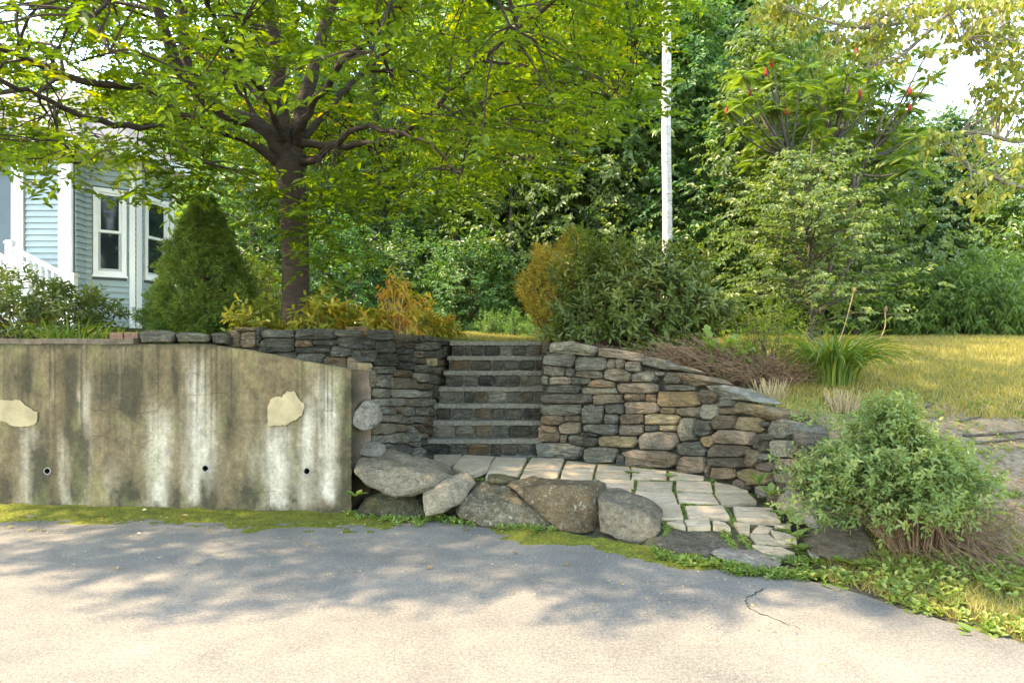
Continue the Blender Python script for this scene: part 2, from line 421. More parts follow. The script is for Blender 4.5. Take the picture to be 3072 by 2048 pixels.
xs = np.concatenate([[-600,-250,-120,-60,-35,-22,-15,-11], np.arange(-8.5,6.6,.085), np.arange(6.7,14,.3), [15,18,24,35,60,120,250,600]])
ys = np.concatenate([[-120,-40,-15,-6,-2,0,1.5,2.2], np.arange(2.8,10,.085), np.arange(10.1,20,.3), [21,23,26,30,36,45,60,90,150,300,600]])
X, Y = np.meshgrid(xs, ys, indexing='xy')
Z = ground_z(X, Y)
nx, ny = len(xs), len(ys)
idx = np.arange(nx*ny).reshape(ny, nx)
Fg = np.stack([idx[:-1,:-1], idx[:-1,1:], idx[1:,1:], idx[1:,:-1]], -1).reshape(-1, 4)
lawn = np.array([.17,.165,.045]); lawn2 = np.array([.085,.105,.03]); soil = np.array([.22,.165,.105]); mulch = np.array([.045,.034,.026]); leafmold = np.array([.05,.048,.024])
n1 = fbm(X*.8, Y*.8, 21); n2 = fbm(X*3, Y*3, 33)
def c3(w): return w[..., None]
col = lawn*c3(n1) + lawn2*c3(1-n1)
soilm = sstep(.0, .25, 1-np.abs(Y-5.65)/1.3 + (n2-.5)*.9) * sstep(2.4, 3.0, X) * (Y < 8.6)
col = col*c3(1-soilm) + soil*c3(soilm)*(.75+.5*c3(n2))
mulchm = sstep(2.9, 2.4, X)*sstep(.3, .5, X)*sstep(10.4, 9.4, Y)
col = col*c3(1-mulchm) + mulch*c3(mulchm)
bedm = sstep(-.75, -1.1, X)*sstep(11.2, 10.2, Y)
col = col*c3(1-bedm) + mulch*c3(bedm)
wood = sstep(16.5, 18.5, Y + 2*(n1-.5))
col = col*c3(1-wood) + leafmold*c3(wood)
lowm = in_poly(X, Y, LOW)
joint = np.array([.085,.080,.030])*c3(n2*1.3)+np.array([.05,.042,.03])*c3(1.1-n2)
col = np.where(c3(lowm), joint, col)
tag(mk('ground', np.stack([X, Y, Z], -1).reshape(-1, 3), Fg, M['ground'], smooth=True, col=col.reshape(-1, 3), origin=np.zeros(3)), kind='structure')

# the driveway: a sheet with a ragged edge along the verge
edge = []
for i in range(len(DRIVE_EDGE)):
    a = np.array(DRIVE_EDGE[i], float); b2 = np.array(DRIVE_EDGE[(i+1) % len(DRIVE_EDGE)], float)
    k = max(1, int(np.linalg.norm(b2-a)/.07)) if (i > 3 and i < len(DRIVE_EDGE)-3) else 1
    for j in range(k):
        p = a+(b2-a)*j/k
        if j or i > 4: p = p + (RS.random(2)-.5)*(.035 if k > 1 else 0)
        edge.append((p[0], p[1], 0.0))
tag(mk('driveway', edge, [list(range(len(edge)))], M['asphalt'], origin=np.zeros(3)), kind='structure')
# cracks in the asphalt
def crack(pts, wd):
    pts = spline(pts, 26); pts[:, :2] += (RS.random((26, 2))-.5)*.02
    t = nrm(np.gradient(pts, axis=0)); s = np.stack([-t[:, 1], t[:, 0], 0*t[:, 0]], -1)
    ww = wd*(.3+RS.random(26))[:, None]
    V = np.vstack([pts-s*ww, pts+s*ww]); V[:, 2] = .004
    Fq = [(i, i+1, i+27, i+26) for i in range(25)]
    return V, Fq
def drv(px, py): d = F0*EYE/(py-CY); return ((px-CX)/F0*d, d, 0)
cb = MB()
cb.add(*crack([drv(2290,1768), drv(2245,1790), drv(2240,1812), drv(2260,1830), drv(2330,1860), drv(2400,1885)], .004))
tag(cb.build('pavement_crack', M['crack']), kind='structure')

# moss that creeps over the edge of the asphalt along the wall and the boulders
def moss_mound():
    x = np.arange(-6.5, 1.6, .03); u = np.arange(0, 1.05, .028)
    XX, UU = np.meshgrid(x, u)
    back = np.interp(XX, [-6.5,-1.48,-1.2,-.5,.2,.7,1.0,1.3], [6.86,6.30,6.25,6.0,5.72,5.4,5.2,5.0])+.06
    wid = np.interp(XX, [-6.5,-4,-2.5,-1.5,-.5,.3,.9,1.3,1.6], [.42,.52,.62,.60,.36,.34,.34,.22,.1])
    wid = wid*(.35+1.2*fbm(XX*1.7, XX*0+3, 41))
    YY = back-UU*1.0
    h = .03*(1-((UU)/(wid+.05))**1.5)*1.0 + .055*(fbm(XX*5, YY*11, 51, 5)-.55)+.014*(fbm(XX*22, YY*22, 61)-.5)
    keep = np.interp(XX, [-1.2,-.9,-.2,.1], [1,.35,.35,1])
    h = np.clip(h*keep - .012*(1-keep), -.03, .05)
    ok = ~((XX > -1.2) & (~in_poly(XX, YY-.0, DRIVE_EDGE)) & (UU > .0) & (YY > back))
    V = np.stack([XX, YY, h], -1).reshape(-1, 3); ii = np.arange(XX.size).reshape(XX.shape)
    Fq = np.stack([ii[1:,:-1], ii[1:,1:], ii[:-1,1:], ii[:-1,:-1]], -1).reshape(-1, 4)
    hv = V[:, 2][Fq].max(1); Fq = Fq[hv > .001]
    return mk('moss', V, Fq, M['moss'], smooth=True)
tag(moss_mound(), 'yellow green moss creeping over the asphalt edge below the wall and boulders', 'moss', kind='stuff')

# ------------------------------------------------------------------ masonry
def angular(p, rs, size, m=13):
    """keep the strong corners of an outline and run straight broken edges between them"""
    p = list(p)
    while len(p) > 6:
        q = np.array(p); a = np.roll(q, 1, 0); b = np.roll(q, -1, 0)
        ar = np.abs((a[:, 0]-q[:, 0])*(b[:, 1]-q[:, 1])-(a[:, 1]-q[:, 1])*(b[:, 0]-q[:, 0]))
        i = int(np.argmin(ar))
        if len(p) <= 8 and ar[i] > (size*.35)**2: break
        p.pop(i)
    q = np.array(p); per = np.linalg.norm(np.roll(q, -1, 0)-q, axis=1); out = []
    for i in range(len(q)):
        k = max(1, int(round(m*per[i]/per.sum()))); a, b = q[i], q[(i+1) % len(q)]
        for j in range(k): out.append(a+(b-a)*j/k+(rs.random(2)-.5)*size*.09*(j > 0))
    return np.array(out)
def cells(boxes, rs, Np=16, maxg=1.12, jit=.10):
    """irregular stone outlines: each box grows until it meets a neighbour (weighted L-inf Voronoi)"""
    B = np.array(boxes, float); c = (B[:, :2]+B[:, 2:])/2; h = np.maximum((B[:, 2:]-B[:, :2])/2, 1)
    out = []
    for i in range(len(B)):
        pts = []
        a0 = rs.random()*.4
        for k in range(Np):
            a = 2*math.pi*(k+a0)/Np
            e = np.array([max(-1, min(1, 1.25*math.cos(a))), max(-1, min(1, 1.25*math.sin(a)))])
            t = .55; best = .55
            while t < maxg:
                p = c[i]+e*h[i]*t
                q = np.abs(p-c)/h; dd = (q**5).sum(1)**.2
                own = dd[i]; dd[i] = 9
                if dd.min() < own*.985: break
                best = t; t += .03
            pts.append(c[i]+e*h[i]*best*(1-jit*rs.random()))
        out.append(angular(np.array(pts), rs, h[i].min()))
    return out

def stone_from_outline(pts3, nrml, rs, bulge=.035, back=.16):
    """a rough hewn stone: outline ring, proud chiselled face, buried back"""
    p = np.asarray(pts3, float); n = len(p); c = p.mean(0); nv = np.asarray(nrml, float)
    up = np.array([0, 0, 1.0]); sd2 = nrm(np.cross(up, nv)); up2 = np.cross(nv, sd2)
    ext = np.abs((p-c) @ sd2).max(); exz = np.abs((p-c) @ up2).max(); sz = min(ext, exz)
    tl = (rs.random(2)-.5)*.8
    ang = rs.random(3)*6.283; cut = rs.uniform(.25, .75, 3); slope = rs.uniform(.3, 1.0, 3)
    def face(q, amt):
        rel = q-c; a_ = np.clip((rel @ sd2)/max(ext, .01), -1, 1); b_ = np.clip((rel @ up2)/max(exz, .01), -1, 1)
        f = 1+tl[0]*a_*.6+tl[1]*b_*.6
        for k in range(3): f = f-slope[k]*np.maximum(0, a_*math.cos(ang[k])+b_*math.sin(ang[k])-cut[k])
        f = f+.22*np.sign(np.sin(b_*3.1+tl[0]*9))*(rs.random(len(q)) < .8)
        return q+nv*(amt*np.maximum(f, .12)+(rs.random(len(q))-.5)*.007)[:, None]
    inset = max(.80, 1-.008/max(sz, .02))
    r0 = p-nv*back + (c-p)*.10
    r1 = p+nv*(rs.random(n)[:, None]-.6)*.010
    r2 = face(c+(p-c)*inset, bulge)
    r3 = face(c+(p-c)*(.62+.12*(rs.random(n)[:, None]-.5)), bulge*1.08)
    r4 = face(c+(p-c)*(.28+.1*(rs.random(n)[:, None]-.5)), bulge*1.12)
    ctr = face(c[None, :], bulge*1.12)
    V = np.vstack([r0, r1, r2, r3, r4, ctr]); Fs = []
    for a in range(4):
        for i in range(n):
            j = (i+1) % n; Fs.append((a*n+i, a*n+j, (a+1)*n+j, (a+1)*n+i))
    for i in range(n): Fs.append((4*n+i, 4*n+(i+1) % n, 5*n))
    if np.dot(np.cross(r2[1]-r2[0], c-r2[0]), nv) < 0: Fs = [f[::-1] for f in Fs]
    return V, Fs

class WallSurf:
    def __init__(s, base, batter, zb=.27): s.b = np.array(base, float); s.bat = batter; s.zb = zb; s.k = s.b[:, 0]/s.b[:, 1]
    def hit(s, px, py):
        k = (px-CX)/F0; i = int(np.clip(np.searchsorted(s.k, k)-1, 0, len(s.b)-2)); A, Bp = s.b[i], s.b[i+1]; dx, dy = Bp-A
        t = (k*A[1]-A[0])/(dx-k*dy); y = A[1]+t*dy
        z = EYE-(py-CY)/F0*y
        y2 = y+s.bat*(z-s.zb); z = EYE-(py-CY)/F0*y2
        return np.array([k*y2, y2, z])
    def normal(s, px):
        k = (px-CX)/F0; i = int(np.clip(np.searchsorted(s.k, k)-1, 0, len(s.b)-2))
        # smooth over neighbours
        d = s.b[min(i+2, len(s.b)-1)]-s.b[max(i-1, 0)] if s.bat else s.b[i+1]-s.b[i]
        n = np.array([d[1], -d[0], 0.0]); n = nrm(n); n[2] = s.bat*.8; return nrm(n)

MATS = {'g': 'schist', 'd': 'schist_dark', 'b': 'schist_brown', 'o': 'schist_ochre', 'l': 'schist_pale'}
def lay(parent, surf, boxes, cols, rs, name='stone', Np=14, bulge=(.02,.055), back=.2, maxg=1.2, jit=.06):
    for box, ccode, poly in zip(boxes, cols, cells(boxes, rs, Np, maxg, jit)):
        p3 = np.array([surf.hit(*q) for q in poly]); nv = surf.normal((box[0]+box[2])/2)
        V, Fs = stone_from_outline(p3, nv, rs, rs.uniform(*bulge), back)
        mk(name, V, Fs, M[MATS[ccode]], parent)
def lay_poly(parent, surf, poly, ccode, rs, name='capstone', bulge=.05, back=.34):
    q = []
    for i in range(len(poly)):
        a = np.array(poly[i], float); b2 = np.array(poly[(i+1) % len(poly)], float)
        L = np.linalg.norm(b2-a); k = max(1, int(L/22))
        for j in range(k): q.append(a+(b2-a)*j/k+(rs.random(2)-.5)*3.5)
    p3 = np.array([surf.hit(*t) for t in q]); nv = surf.normal(np.mean([t[0] for t in poly]))
    V, Fs = stone_from_outline(p3, nv, rs, bulge, back)
    mk(name, V, Fs, M[MATS[ccode]], parent)
def conv(lst, ox, oy, s):
    return [(ox+a*s, oy+b2*s, ox+c*s, oy+d*s) for a, b2, c, d, _ in lst], [q[4] for q in lst]

rs = np.random.default_rng(5)
# ---- curved dry stone wall on the right of the steps
RW = WallSurf([(.15,8.0),(.30,7.9),(.75,7.75),(1.32,7.45),(1.70,7.18),(1.98,6.85),(2.18,6.35),(2.30,5.9),(2.40,5.5),(2.46,5.2)], .16)
rwall = thing('stone_wall', (1.3,7.5,.2), 'curved dry stone wall of mixed grey and brown stones right of the steps', 'stone wall')
A = [(110,90,165,230,'d'),(135,225,445,370,'g'),(430,260,765,405,'g'),(800,280,880,390,'b'),(870,280,970,380,'g'),(975,310,1150,420,'g'),
 (125,335,340,460,'l'),(340,370,440,460,'g'),(445,395,740,485,'g'),(760,385,1060,520,'g'),(1040,410,1310,520,'g'),(1310,410,1420,455,'l'),
 (95,455,165,545,'l'),(170,465,400,545,'b'),(400,465,620,540,'g'),(600,490,870,590,'b'),(900,530,1300,640,'b'),(165,555,490,640,'g'),(510,578,890,650,'l'),
 (110,650,625,750,'g'),(630,650,960,760,'g'),(975,640,1200,720,'g'),(1200,650,1320,740,'b'),
 (110,755,510,870,'l'),(525,770,760,960,'g'),(745,860,912,968,'g'),(770,745,970,860,'g'),(980,725,1345,850,'b'),
 (105,880,330,985,'b'),(330,880,520,940,'g'),(265,950,510,1070,'b'),(525,965,910,1080,'g'),(915,865,1180,970,'b'),
 (915,975,1190,1085,'b'),(1200,975,1340,1045,'g'),(75,985,270,1160,'g'),(495,1045,690,1105,'g'),(285,1085,365,1190,'d'),(365,1085,680,1205,'g'),(690,1100,1105,1210,'o'),
 (60,1165,510,1335,'g'),(550,1215,890,1370,'g'),(890,1290,985,1400,'g')]
bx, cl = conv(A, 1600, 1000, .2807)
Bz = [(0,235,150,340,'g'),(0,345,235,400,'g'),(320,395,480,520,'b'),(480,450,615,560,'g'),(150,300,240,350,'g'),
 (-105,410,300,550,'o'),(-55,545,95,610,'o'),(100,545,310,630,'g'),(315,510,480,660,'l'),(485,545,640,610,'b'),
 (-196,610,145,705,'o'),(-63,705,100,762,'o'),(110,640,255,860,'l'),(260,665,415,800,'g'),(420,615,635,745,'b'),
 (-241,775,100,930,'b'),(320,810,425,920,'o'),(640,640,870,770,'o'),(845,685,920,720,'g'),(410,755,830,880,'b'),(800,790,870,930,'b'),(850,780,960,845,'l'),
 (850,850,925,950,'g'),(925,850,1150,1000,'l'),(1130,920,1260,990,'b'),(105,860,385,985,'g'),(375,885,735,1000,'b'),(375,1000,715,1105,'b'),(715,930,855,1085,'b'),(855,960,965,1030,'g'),
 (-368,940,105,1085,'b'),(110,985,355,1135,'b'),(815,1040,1010,1140,'b'),(975,1010,1160,1115,'b'),(1140,995,1265,1075,'b'),(390,1065,620,1190,'b'),(640,1095,965,1250,'o'),
 (975,1130,1200,1250,'b'),(1200,1090,1327,1180,'g'),(620,1190,745,1295,'b'),(825,1250,940,1365,'g'),(940,1235,1120,1400,'g'),(1125,1190,1260,1300,'b'),(360,1070,400,1180,'g'),
 (1150,760,1260,915,'g'),(1265,900,1340,1085,'g'),(1000,1120,1100,1145,'g')]
b2_, c2_ = conv(Bz, 2000, 1040, .3316)
lay(rwall, RW, bx+b2_, cl+c2_, rs, back=.22)
za = lambda L: [(1600+x*.2807, 1000+y*.2807) for x, y in L]
zb_ = lambda L: [(2000+x*.3316, 1040+y*.3316) for x, y in L]
for poly, cc in [(za([(160,150),(200,95),(420,85),(690,140),(685,190),(640,250),(400,225),(170,205)]), 'l'),
                 (za([(695,150),(900,165),(1180,215),(1150,300),(1050,290),(850,260),(690,245)]), 'b'),
                 (za([(1155,270),(1200,245),(1425,280),(1490,335),(1450,400),(1300,370),(1180,330)]), 'l'),
                 (zb_([(0,150),(70,160),(190,205),(170,222),(60,215),(0,200)]), 'g'),
                 (zb_([(55,230),(190,230),(330,255),(450,320),(400,350),(260,365),(130,290)]), 'g'),
                 (zb_([(370,355),(510,345),(620,385),(760,450),(830,500),(600,480),(490,440)]), 'g'),
                 (zb_([(610,520),(660,490),(900,530),(1040,600),(1030,650),(950,665),(740,605),(620,600)]), 'o'),
                 (zb_([(945,740),(990,670),(1060,650),(1130,690),(1170,780),(1100,835),(1010,830),(960,790)]), 'l')]:
    lay_poly(rwall, RW, poly, cc, rs)
# rubble core
cm = MB(); prev = None
tops = np.interp
kpx = np.linspace(1622, 2440, 16)
for q in kpx:
    tp = np.interp(q, [1620,1790,1980,2130,2250,2330,2400,2440], [1050,1062,1112,1170,1220,1270,1340,1400]); bt = np.interp(q, [1620,1900,2100,2300,2440], [1385,1410,1440,1520,1590])
    nv = RW.normal(q); t3 = RW.hit(q, tp)-nv*.07; b3 = RW.hit(q, bt)-nv*.07
    row = [b3, t3, t3+np.array([0,.35,0.0]), b3+np.array([0,.6,0])]
    if prev is not None: cm.add(np.vstack([prev, row]), [(0,4,5,1),(1,5,6,2),(2,6,7,3)])
    prev = row
cm.box((.40,8.05,.2), (.85,9.3,1.555))
cm.build('core', M['core'], rwall)
# face stones on the side next to the treads
for i, (y0, y1) in enumerate([(8.02,8.36),(8.4,8.8),(8.84,9.2)]):
    z = patio_z(8)
    zz = .3
    while zz < 1.5:
        hgt = rs.uniform(.1, .2); z1 = min(zz+hgt, 1.58)
        pts = [np.array([.405, y0+(y1-y0)*a, zz+(z1-zz)*c]) for a, c in [(0,0),(.3,0),(.65,0),(1,0),(1,.5),(1,1),(.6,1),(.3,1),(0,1),(0,.5)]]
        V, Fs = stone_from_outline(np.array(pts)+(rs.random((10,3))-.5)*[.0,.03,.02], np.array([-1.,0,0]), rs, .02, .1)
        mk('stone', V, Fs, M['schist_dark'], rwall); zz = z1+.012

# ---- dark stone wall on the left of the steps, turning along the top of the concrete wall
LW = WallSurf([(-3.1,6.72),(-1.44,6.46),(-1.36,6.62),(-1.0,7.9),(-.80,9.35)], 0)
lwall = thing('stone_wall', (-1.4,6.9,.2), 'dark stacked stone wall left of the steps, turning along above the concrete', 'stone wall')
Cc = [(210,40,500,150,'d'),(510,90,775,180,'d'),(775,100,850,180,'d'),(850,105,960,165,'d'),(960,125,1070,165,'d'),(1070,160,1165,205,'d'),
 (340,155,545,300,'d'),(545,180,775,235,'d'),(785,170,1040,260,'d'),(560,240,750,310,'d'),(760,275,840,350,'d'),(850,270,985,345,'d'),(1010,260,1085,360,'d'),(1090,215,1185,340,'d'),
 (60,265,320,390,'d'),(320,290,575,440,'d'),(575,315,770,390,'d'),(775,350,885,415,'d'),(890,350,1000,440,'o'),(1010,370,1070,440,'d'),(1075,350,1160,440,'d'),
 (310,440,535,530,'d'),(590,400,760,480,'d'),(540,485,725,570,'d'),(775,425,915,510,'d'),(920,450,985,520,'d'),(1000,445,1135,545,'g'),
 (245,490,325,670,'g'),(335,525,500,685,'g'),(505,565,790,695,'d'),(730,525,915,620,'g'),(920,530,1040,640,'d'),(1060,555,1125,640,'d'),
 (305,690,490,795,'g'),(490,700,810,785,'g'),(795,640,965,710,'d'),(830,720,925,790,'g'),(935,650,1015,790,'d'),(320,800,655,885,'g'),(665,805,750,885,'g'),(760,800,880,890,'g'),(890,800,970,885,'g'),(1015,690,1055,850,'d'),
 (345,890,540,980,'g'),(540,890,615,955,'g'),(625,900,745,1000,'g'),(790,895,905,990,'g'),(370,980,600,1060,'g'),(590,1010,715,1085,'g'),(715,1000,840,1070,'g'),(850,1000,950,1110,'d'),(905,890,965,1000,'d'),
 (290,1090,550,1205,'l'),(555,1095,660,1170,'g'),(665,1110,815,1285,'g'),(735,1090,865,1180,'d'),(880,1110,970,1210,'d'),(820,1190,900,1245,'g'),
 (285,1215,430,1300,'g'),(430,1190,695,1300,'l'),(705,1290,815,1345,'g'),(825,1245,925,1325,'d'),(300,1305,470,1365,'g'),(455,1320,745,1480,'g'),(750,1350,860,1475,'g'),(865,1330,945,1420,'d')]
bx, cl = conv(Cc, 1040, 980, .2679)
D = [(335,110,620,165,'d'),(240,165,395,390,'b'),(395,165,640,390,'g'),(645,115,695,400,'d'),(700,150,1190,260,'d'),(690,265,1190,470,'d'),(1200,140,1770,285,'d'),(1195,290,1450,400,'d'),
 (1455,295,1840,365,'d'),(1200,400,1720,480,'d'),(860,480,1215,555,'d'),(1225,485,1615,630,'d'),(1735,390,2035,540,'d'),(1625,545,1955,720,'d'),(1770,150,2190,240,'d'),(1850,245,2352,430,'d'),
 (1965,545,2115,740,'b'),(2120,625,2310,742,'o'),(2195,100,2240,240,'d')]
b2_, c2_ = conv(D, 640, 960, .2041)
lay(lwall, LW, bx+b2_, cl+c2_, rs, bulge=(.015,.045))
cm = MB(); prev = None
for q in [640,760,900,1000,1070,1086,1104,1160,1220,1280,1310,1352]:
    tp = np.interp(q, [640,740,1000,1110,1240,1352], [1000,992,992,1000,1012,1028]); bt = np.interp(q, [640,820,1055,1086,1110,1250,1352], [1040,1062,1115,1130,1400,1390,1100])
    nv = LW.normal(q); t3 = LW.hit(q, tp)-nv*.05; b3 = LW.hit(q, bt)-nv*.05; bk = np.array([-.35, .12, 0]) if q > 1090 else np.array([-.08,.4,0])
    row = [b3, t3, t3+bk, b3+bk]
    if prev is not None: cm.add(np.vstack([prev, row]), [(0,4,5,1),(1,5,6,2),(2,6,7,3)])
    prev = row
cm.build('core', M['core'], lwall)

# ---- the steps
steps = thing('stone_steps', (-.3,8.5,.25), 'seven stone steps with granite treads rising between the two stone walls', 'steps')
TR = [(1285,1618),(1304,1628),(1313,1628),(1327,1627),(1345,1632),(1356,1634),(1364,1637)]
SPL = [[1283,1350,1405,1470,1505,1552,1590,1616],[1300,1365,1425,1480,1525,1595,1628],[1310,1355,1420,1475,1515,1570,1595,1630],[1315,1390,1425,1465,1520,1565,1600,1630],
       [1338,1390,1433,1480,1516,1560,1634],[1350,1410,1476,1510,1560,1605,1634],[1358,1392,1410,1450,1500,1540,1580,1625,1638]]
class Plane:
    def __init__(s, d): s.d = d
    def hit(s, px, py): return P(px, py, s.d)
    def normal(s, px): return np.array([0, -1., 0])
core = MB(); YT = [1317,1262,1211,1160.5,1112,1068,1023]; zprev = .27
for i in range(7):
    d = 7.95+.14*i; z = EYE-(YT[i]-CY)/F0*d
    x0 = (TR[i][0]-CX)/F0*d-.06; x1 = (TR[i][1]-CX)/F0*d+.03
    nseg = 14; tb = MB(); sx = np.linspace(x0, x1, nseg); ring = []
    for xx in sx:
        jy = (rs.random()-.5)*.012; jz = (rs.random()-.5)*.006
        ring.append([(xx, d+jy, z-.052+jz),(xx, d+jy-.004, z-.006+jz),(xx, d+jy+.006, z+jz),(xx, d+(.30 if i < 6 else .75), z+.001),(xx, d+(.30 if i < 6 else .75), z-.052)])
    V = np.array(ring).reshape(-1, 3); Fs = []
    for a in range(nseg-1):
        for k in range(5): Fs.append((a*5+k, (a+1)*5+k, (a+1)*5+(k+1) % 5, a*5+(k+1) % 5))
    Fs += [(0,1,2,3,4), tuple(range((nseg-1)*5+4, (nseg-1)*5-1, -1))]
    tb.add(V, [f[::-1] for f in Fs]); tb.build('tread', M['tread'], steps)
    dr = d+.035; zt = z-.054; zl = zprev+.002; zprev = z
    yt = CY+(EYE-zt)/dr*F0; yb = CY+(EYE-zl)/dr*F0
    s = SPL[i]; boxes = [(s[k]+.5, yt+1, s[k+1]-.5, yb-1) for k in range(len(s)-1)]
    bb = []
    for q in boxes:
        m_ = rs.normal(0, 4); bb.append((q[0]+m_*.5, q[1]+rs.random()*2, q[2]+m_*.5, q[3]))
    cols = [('d' if rs.random() < .9 else 'g') for _ in bb]
    lay(steps, Plane(dr), bb, cols, rs, 'riser_stone', 14, (.012,.03), .06, 1.16, .05)
    core.box((x0+.02, dr+.012, .1), (x1+.02, dr+.9, zt))
core.build('mortar_bed', M['mortar'], steps)

# ---- flagstones
patio = thing('patio', (.6,6.4,.2), 'irregular flagstone landing below the steps with weeds in its joints', 'patio', kind='structure')
FL = [[(0,48),(180,48),(110,118),(0,85)],[(190,52),(380,58),(350,90),(150,82)],[(150,86),(350,94),(335,122),(230,158),(120,127)],[(385,65),(575,68),(545,128),(345,118)],
 [(345,124),(545,134),(505,190),(320,178)],[(600,68),(805,75),(780,136),(560,130)],[(558,137),(780,142),(755,200),(530,195)],[(820,80),(1000,108),(985,148),(795,136)],[(790,144),(980,154),(975,205),(775,205)],
 [(1008,110),(1200,125),(1215,152),(1000,142)],[(1000,147),(1212,158),(1208,192),(990,186)],[(1215,128),(1430,150),(1430,162),(1222,155)],[(1218,162),(1435,168),(1430,194),(1215,193)],[(1445,152),(1660,180),(1660,200),(1445,194)],
 [(1000,196),(1235,207),(1230,250),(1020,245)],[(1250,212),(1470,217),(1465,270),(1245,263)],[(1490,210),(1705,214),(1715,266),(1490,260)],[(1725,217),(1860,240),(1935,272),(1730,273)],
 [(1020,252),(1215,257),(1225,305),(1060,310)],[(1240,272),(1475,280),(1500,348),(1230,335)],[(1490,280),(1715,290),(1755,346),(1505,335)],[(1727,287),(1930,280),(1985,332),(1772,348)],
 [(1340,345),(1515,355),(1535,435),(1400,437)],[(1542,362),(1775,360),(1818,428),(1690,425),(1565,438)],[(1840,362),(2080,372),(2130,452),(1862,440)],
 [(1430,462),(1525,452),(1550,490)],[(1537,450),(1690,432),(1703,490),(1562,495)],[(1712,447),(1790,464),(1825,500),(1714,490)],[(1842,462),(1943,477),(1940,520),(1882,515)],
 [(1947,530),(2060,542),(2132,600),(1990,590)],[(2068,507),(2240,552),(2230,587),(2112,580)],[(1957,602),(2130,617),(2220,650),(2100,668),(2010,642)],[(2092,477),(2200,472),(2190,502)],[(2000,480),(2085,500),(2055,530),(1955,522)]]
def hit_patio(px, py, dz=0):
    lo, hi = 4.2, 12.0
    for _ in range(40):
        d = (lo+hi)/2
        if EYE-(py-CY)/F0*d > patio_z(d)+dz: lo = d
        else: hi = d
    return P(px, py, d)
for i, f in enumerate(FL):
    q = [(1300+x*.489, 1340+y*.489) for x, y in f]
    pts = []
    for a in range(len(q)):
        A_, B_ = np.array(q[a]), np.array(q[(a+1) % len(q)]); k = max(2, int(np.linalg.norm(B_-A_)/18))
        for j in range(k): pts.append(A_+(B_-A_)*j/k)
    dz = .006+.016*rs.random() + (.05 if i == 2 else 0)
    p = np.array([hit_patio(x, y, dz) for x, y in pts]); c = p.mean(0)
    p = c+(p-c)*(1+ .012*rs.standard_normal(len(p))[:, None]); tl = rs.normal(0, .010, 2)
    p[:, 2] += (p[:, 0]-c[0])*tl[0]+(p[:, 1]-c[1])*tl[1]
    nn = len(p); inn = c+(p-c)*.965; inn[:, 2] += .005; lowr = p.copy(); lowr[:, 2] -= .012
    bot = c+(p-c)*1.0; bot[:, 2] -= .06
    inn2 = c+(p-c)*.55; inn2[:, 2] += .006+rs.normal(0, .003, nn)
    V = np.vstack([bot, lowr, inn, inn2, c[None]+[0,0,.007]]); Fs = []
    for a in range(3):
        for k in range(nn): Fs.append((a*nn+k, a*nn+(k+1) % nn, (a+1)*nn+(k+1) % nn, (a+1)*nn+k))
    for k in range(nn): Fs.append((3*nn+k, 3*nn+(k+1) % nn, 4*nn))
    if np.cross(p[1]-p[0], c-p[0])[2] < 0: Fs = [t[::-1] for t in Fs]
    mk('flagstone', V, Fs, M['flag'], patio)

# ---- boulders
def unit(r):
    v = r.standard_normal(3); return v/np.linalg.norm(v)
def boulder(name, pts, mat, label, thick=.5, rough=.022, shrink=.82, cat='boulder', seed=0, group=None):
    """hull of an outline (px, py, distance) and its far side, worn and chipped"""
    f = np.array([P(*p) for p in pts]); c = f.mean(0); f = c+(f-c)*1.10
    bk = f.copy(); bk[:, 0] = c[0]+(f[:, 0]-c[0])*shrink; bk[:, 2] = c[2]+(f[:, 2]-c[2])*shrink*.95; bk[:, 1] = np.minimum(f[:, 1]+thick, f[:, 1].min()+thick*1.4)
    allp = np.vstack([f, bk])
    bm = bmesh.new(); vs = [bm.verts.new(p) for p in allp]
    r = bmesh.ops.convex_hull(bm, input=vs)
    bmesh.ops.delete(bm, geom=[e for e in r['geom_interior'] if isinstance(e, bmesh.types.BMVert)], context='VERTS')
    loose = [v for v in bm.verts if not v.link_faces]; bmesh.ops.delete(bm, geom=loose, context='VERTS')
    bmesh.ops.triangulate(bm, faces=bm.faces[:])
    for _ in range(5):
        long = [e for e in bm.edges if e.calc_length() > .06]
        if not long: break
        bmesh.ops.subdivide_edges(bm, edges=long, cuts=1, use_grid_fill=False)
        bmesh.ops.triangulate(bm, faces=[q for q in bm.faces if len(q.verts) > 3])
    bmesh.ops.smooth_vert(bm, verts=bm.verts[:], factor=.3, use_axis_x=True, use_axis_y=True, use_axis_z=True)
    co = np.array([v.co[:] for v in bm.verts]); sz = (co.max(0)-co.min(0)).mean(); rb = np.random.default_rng(500+seed)
    for _ in range(16):                                   # flat broken faces
        dv = unit(rb); hh = co @ dv; pl_ = hh.max()-sz*rb.uniform(.01, .075); ex = np.maximum(0, hh-pl_); co -= dv*(ex*.92)[:, None]
    for v, q in zip(bm.verts, co): v.co = q
    bm.normal_update()
    o3 = Vector((seed*3.1, seed*1.7, 0))
    for v in bm.verts:
        a = mnoise.fractal(v.co*3.2+o3, 1.0, 2.0, 3)*rough*1.6 + mnoise.fractal(v.co*11+o3, .9, 2.0, 3)*rough*.55
        # cracks / ledges
        a += (abs(mnoise.noise(v.co*4.5+o3*2))-.25)*rough*.9
        v.co += v.normal*a
    V = np.array([v.co[:] for v in bm.verts]); bm.verts.index_update(); Fs = [[v.index for v in q.verts] for q in bm.faces]; bm.free()
    o = mk(name, V, Fs, M[mat], smooth=True)
    return tag(o, label, cat, group)
c8 = lambda L: [(1300+x*.489, 1340+y*.489, dd) for x, y, dd in L]
